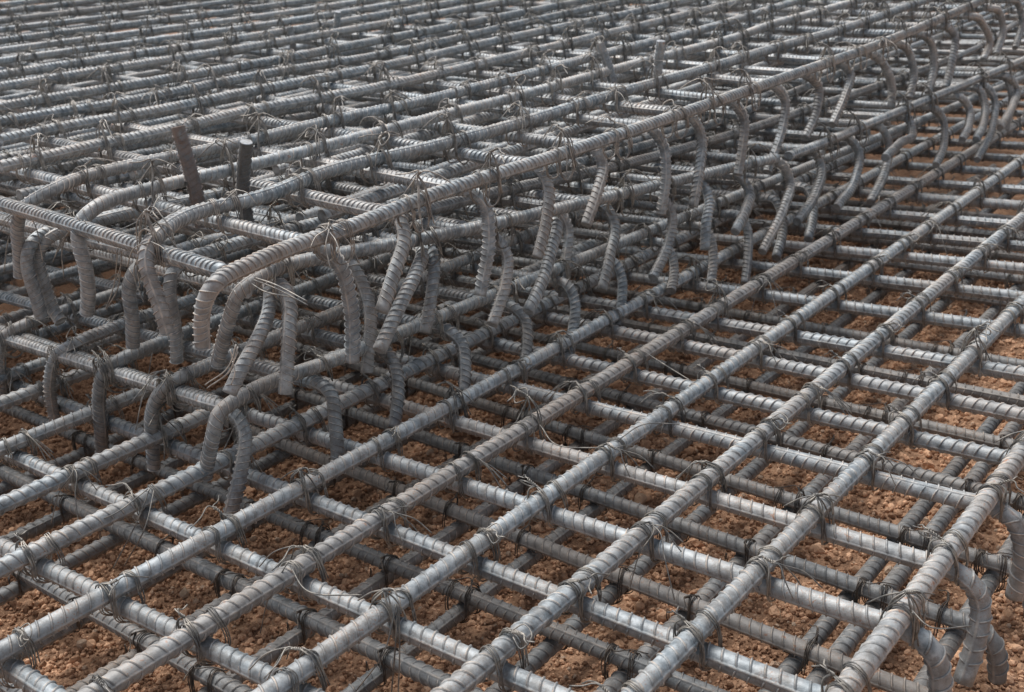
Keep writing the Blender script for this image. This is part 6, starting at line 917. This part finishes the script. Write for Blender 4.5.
def gz(x, y):
    return GROUND_Z + .026 * (vnoise(x, y, 2.1, 1) - .5) + .016 * (vnoise(x, y, 7, 2) - .5) + .007 * (vnoise(x, y, 30, 3) - .5)

gx = np.concatenate([[-150, -60, -25, -12], np.arange(-6.0, -2.8, .03), np.arange(-2.8, .75, .008), [1, 1.5, 3, 8, 30, 150]])
gy = np.concatenate([[-150, -30, -6, -1], np.arange(-.2, .3, .05), np.arange(.3, 3.2, .008), np.arange(3.2, 8, .03), [9, 12, 30, 80, 250]])
X, Y = np.meshgrid(gx, gy, indexing='ij')
cage_shade = np.clip((-3.0 - X) / 2, 0, 1)  # extra painted shade for the soil deep under the cage
far = np.clip((np.maximum(np.abs(X + 2), np.abs(Y - 3)) - 5) / 10, 0, 1)
Z = gz(X, Y) * (1 - far) + (GROUND_Z - .05) * far + (1 - far) * .005 * (vnoise(X, Y, 90, 4) - .5)
nx, ny = X.shape
i = np.arange(nx - 1)[:, None]; j = np.arange(ny - 1)[None]
Q = np.stack([i * ny + j, (i + 1) * ny + j, (i + 1) * ny + j + 1, i * ny + j + 1], -1).reshape(-1, 4)
tint = (vnoise(X, Y, 55, 9) * .5 - .35 * np.clip((-1.9 - X) / .6, 0, 1) - .3 * cage_shade).reshape(-1)  # random tone, minus the cage's shade painted into the soil colour
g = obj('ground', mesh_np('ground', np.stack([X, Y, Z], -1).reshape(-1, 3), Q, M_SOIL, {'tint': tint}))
tag(g, "reddish brown laterite soil under the steel mats", kind='structure')

# crumbly laterite gravel: one mass of clods
import bmesh
def ico(sub):
    bm = bmesh.new(); bmesh.ops.create_icosphere(bm, subdivisions=sub, radius=1)
    v = np.array([q.co[:] for q in bm.verts]); f = np.array([[q.index for q in p.verts] for p in bm.faces]); bm.free(); return v, f
def clods(n, r0, r1, sub, sink, lim=4.6):
    P = np.stack([rng.uniform(-4.0, .7, n), rng.uniform(.35, 4.6, n)], -1)
    z = gz(P[:, 0], P[:, 1]); W_ = np.column_stack([P, z])
    ok, d = seen(W_, 70)
    ok &= rng.random(n) < np.clip((1.55 / np.maximum(d, .1)) ** 2, .0, 1)
    W_ = W_[ok]; d = d[ok]; n = len(W_)
    # clods gather in patches
    v, f = ico(sub); nv = len(v)
    r = r0 * (r1 / r0) ** (rng.random(n) ** 1.9)
    r *= np.clip(d / 1.7, .9, 1.6)
    A = rng.normal(size=(n, 4)); A /= np.linalg.norm(A, axis=1)[:, None]
    w, x, y, z_ = A.T
    Rm = np.stack([1 - 2*(y*y + z_*z_), 2*(x*y - z_*w), 2*(x*z_ + y*w), 2*(x*y + z_*w), 1 - 2*(x*x + z_*z_), 2*(y*z_ - x*w),
                   2*(x*z_ - y*w), 2*(y*z_ + x*w), 1 - 2*(x*x + y*y)], -1).reshape(-1, 3, 3)
    sc = rng.uniform(.62, 1.2, (n, 1, 3)) * r[:, None, None]
    loc = v[None] * sc * (1 + rng.normal(0, .13, (n, nv, 1)))
    loc = np.einsum('nij,nkj->nki', Rm, loc)
    cen = W_ + np.stack([0 * r, 0 * r, r * sink], -1)
    Vv = (loc + cen[:, None]).reshape(-1, 3)
    Ff = (f[None] + (np.arange(n) * nv)[:, None, None]).reshape(-1, 3)
    t = rng.random(n) * (1 - .5 * np.clip((-1.9 - W_[:, 0]) / .6, 0, 1)); t = np.repeat(t, nv)  # clods under the cage get its shade in their colour too
    return Vv, Ff, t
c1 = clods(420000, .0024, .0058, 1, .45)
c2 = clods(20000, .005, .0105, 2, .4)
print('clods', len(c1[0]) // 12, len(c2[0]) // 42)
Vv = np.vstack([c1[0], c2[0]]); Ff = np.vstack([c1[1], c2[1] + len(c1[0])]); tt = np.concatenate([c1[2], c2[2]])
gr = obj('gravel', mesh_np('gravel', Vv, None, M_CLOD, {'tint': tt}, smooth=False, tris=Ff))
tag(gr, "crumbly orange brown laterite gravel and clods", 'gravel', kind='stuff')

# dry straw bits on the soil
bits = []
for k in range(90):
    x, y = random.uniform(-2.3, .3), random.uniform(.5, 3.2); a = random.uniform(0, 6.28); l = random.uniform(.008, .03)
    z = float(gz(np.array(x), np.array(y))) + .008
    bits.append(wire_tube(np.array([[x, y, z], [x + l * math.cos(a) * .5, y + l * math.sin(a) * .5, z + .003], [x + l * math.cos(a), y + l * math.sin(a), z]]), .0008, 4))
J = join(bits)
tag(obj('straw_litter', mesh_np('straw_litter', J[0], J[1], M_STRAW, extra=J[2])), "tiny scraps of dry straw scattered over the soil", 'straw', kind='stuff')

# ------------------------------------------------------------------ light
world = bpy.data.worlds.new("World"); scene.world = world; world.use_nodes = True
nt = world.node_tree; bg = nt.nodes['Background']
sky = nt.nodes.new("ShaderNodeTexSky"); sky.sky_type = 'NISHITA'; sky.sun_disc = False
EL, AZ = math.radians(62), math.radians(SUN_AZ)
sky.sun_elevation = EL; sky.sun_rotation = AZ
hs = nt.nodes.new("ShaderNodeHueSaturation"); hs.inputs['Saturation'].default_value = SKY_SAT
nt.links.new(sky.outputs[0], hs.inputs['Color']); nt.links.new(hs.outputs[0], bg.inputs['Color'])
bg.inputs['Strength'].default_value = SKY
sun = bpy.data.lights.new("sun", 'SUN'); sun.energy = SUN; sun.angle = math.radians(38); sun.color = (1, .975, .94)
so = bpy.data.objects.new("sun", sun); col.objects.link(so)
dirv = Vector((math.sin(AZ) * math.cos(EL), math.cos(AZ) * math.cos(EL), math.sin(EL)))
so.rotation_euler = dirv.to_track_quat('Z', 'Y').to_euler()
scene.view_settings.view_transform = 'Standard'; scene.view_settings.look = 'None'
scene.view_settings.exposure = 0
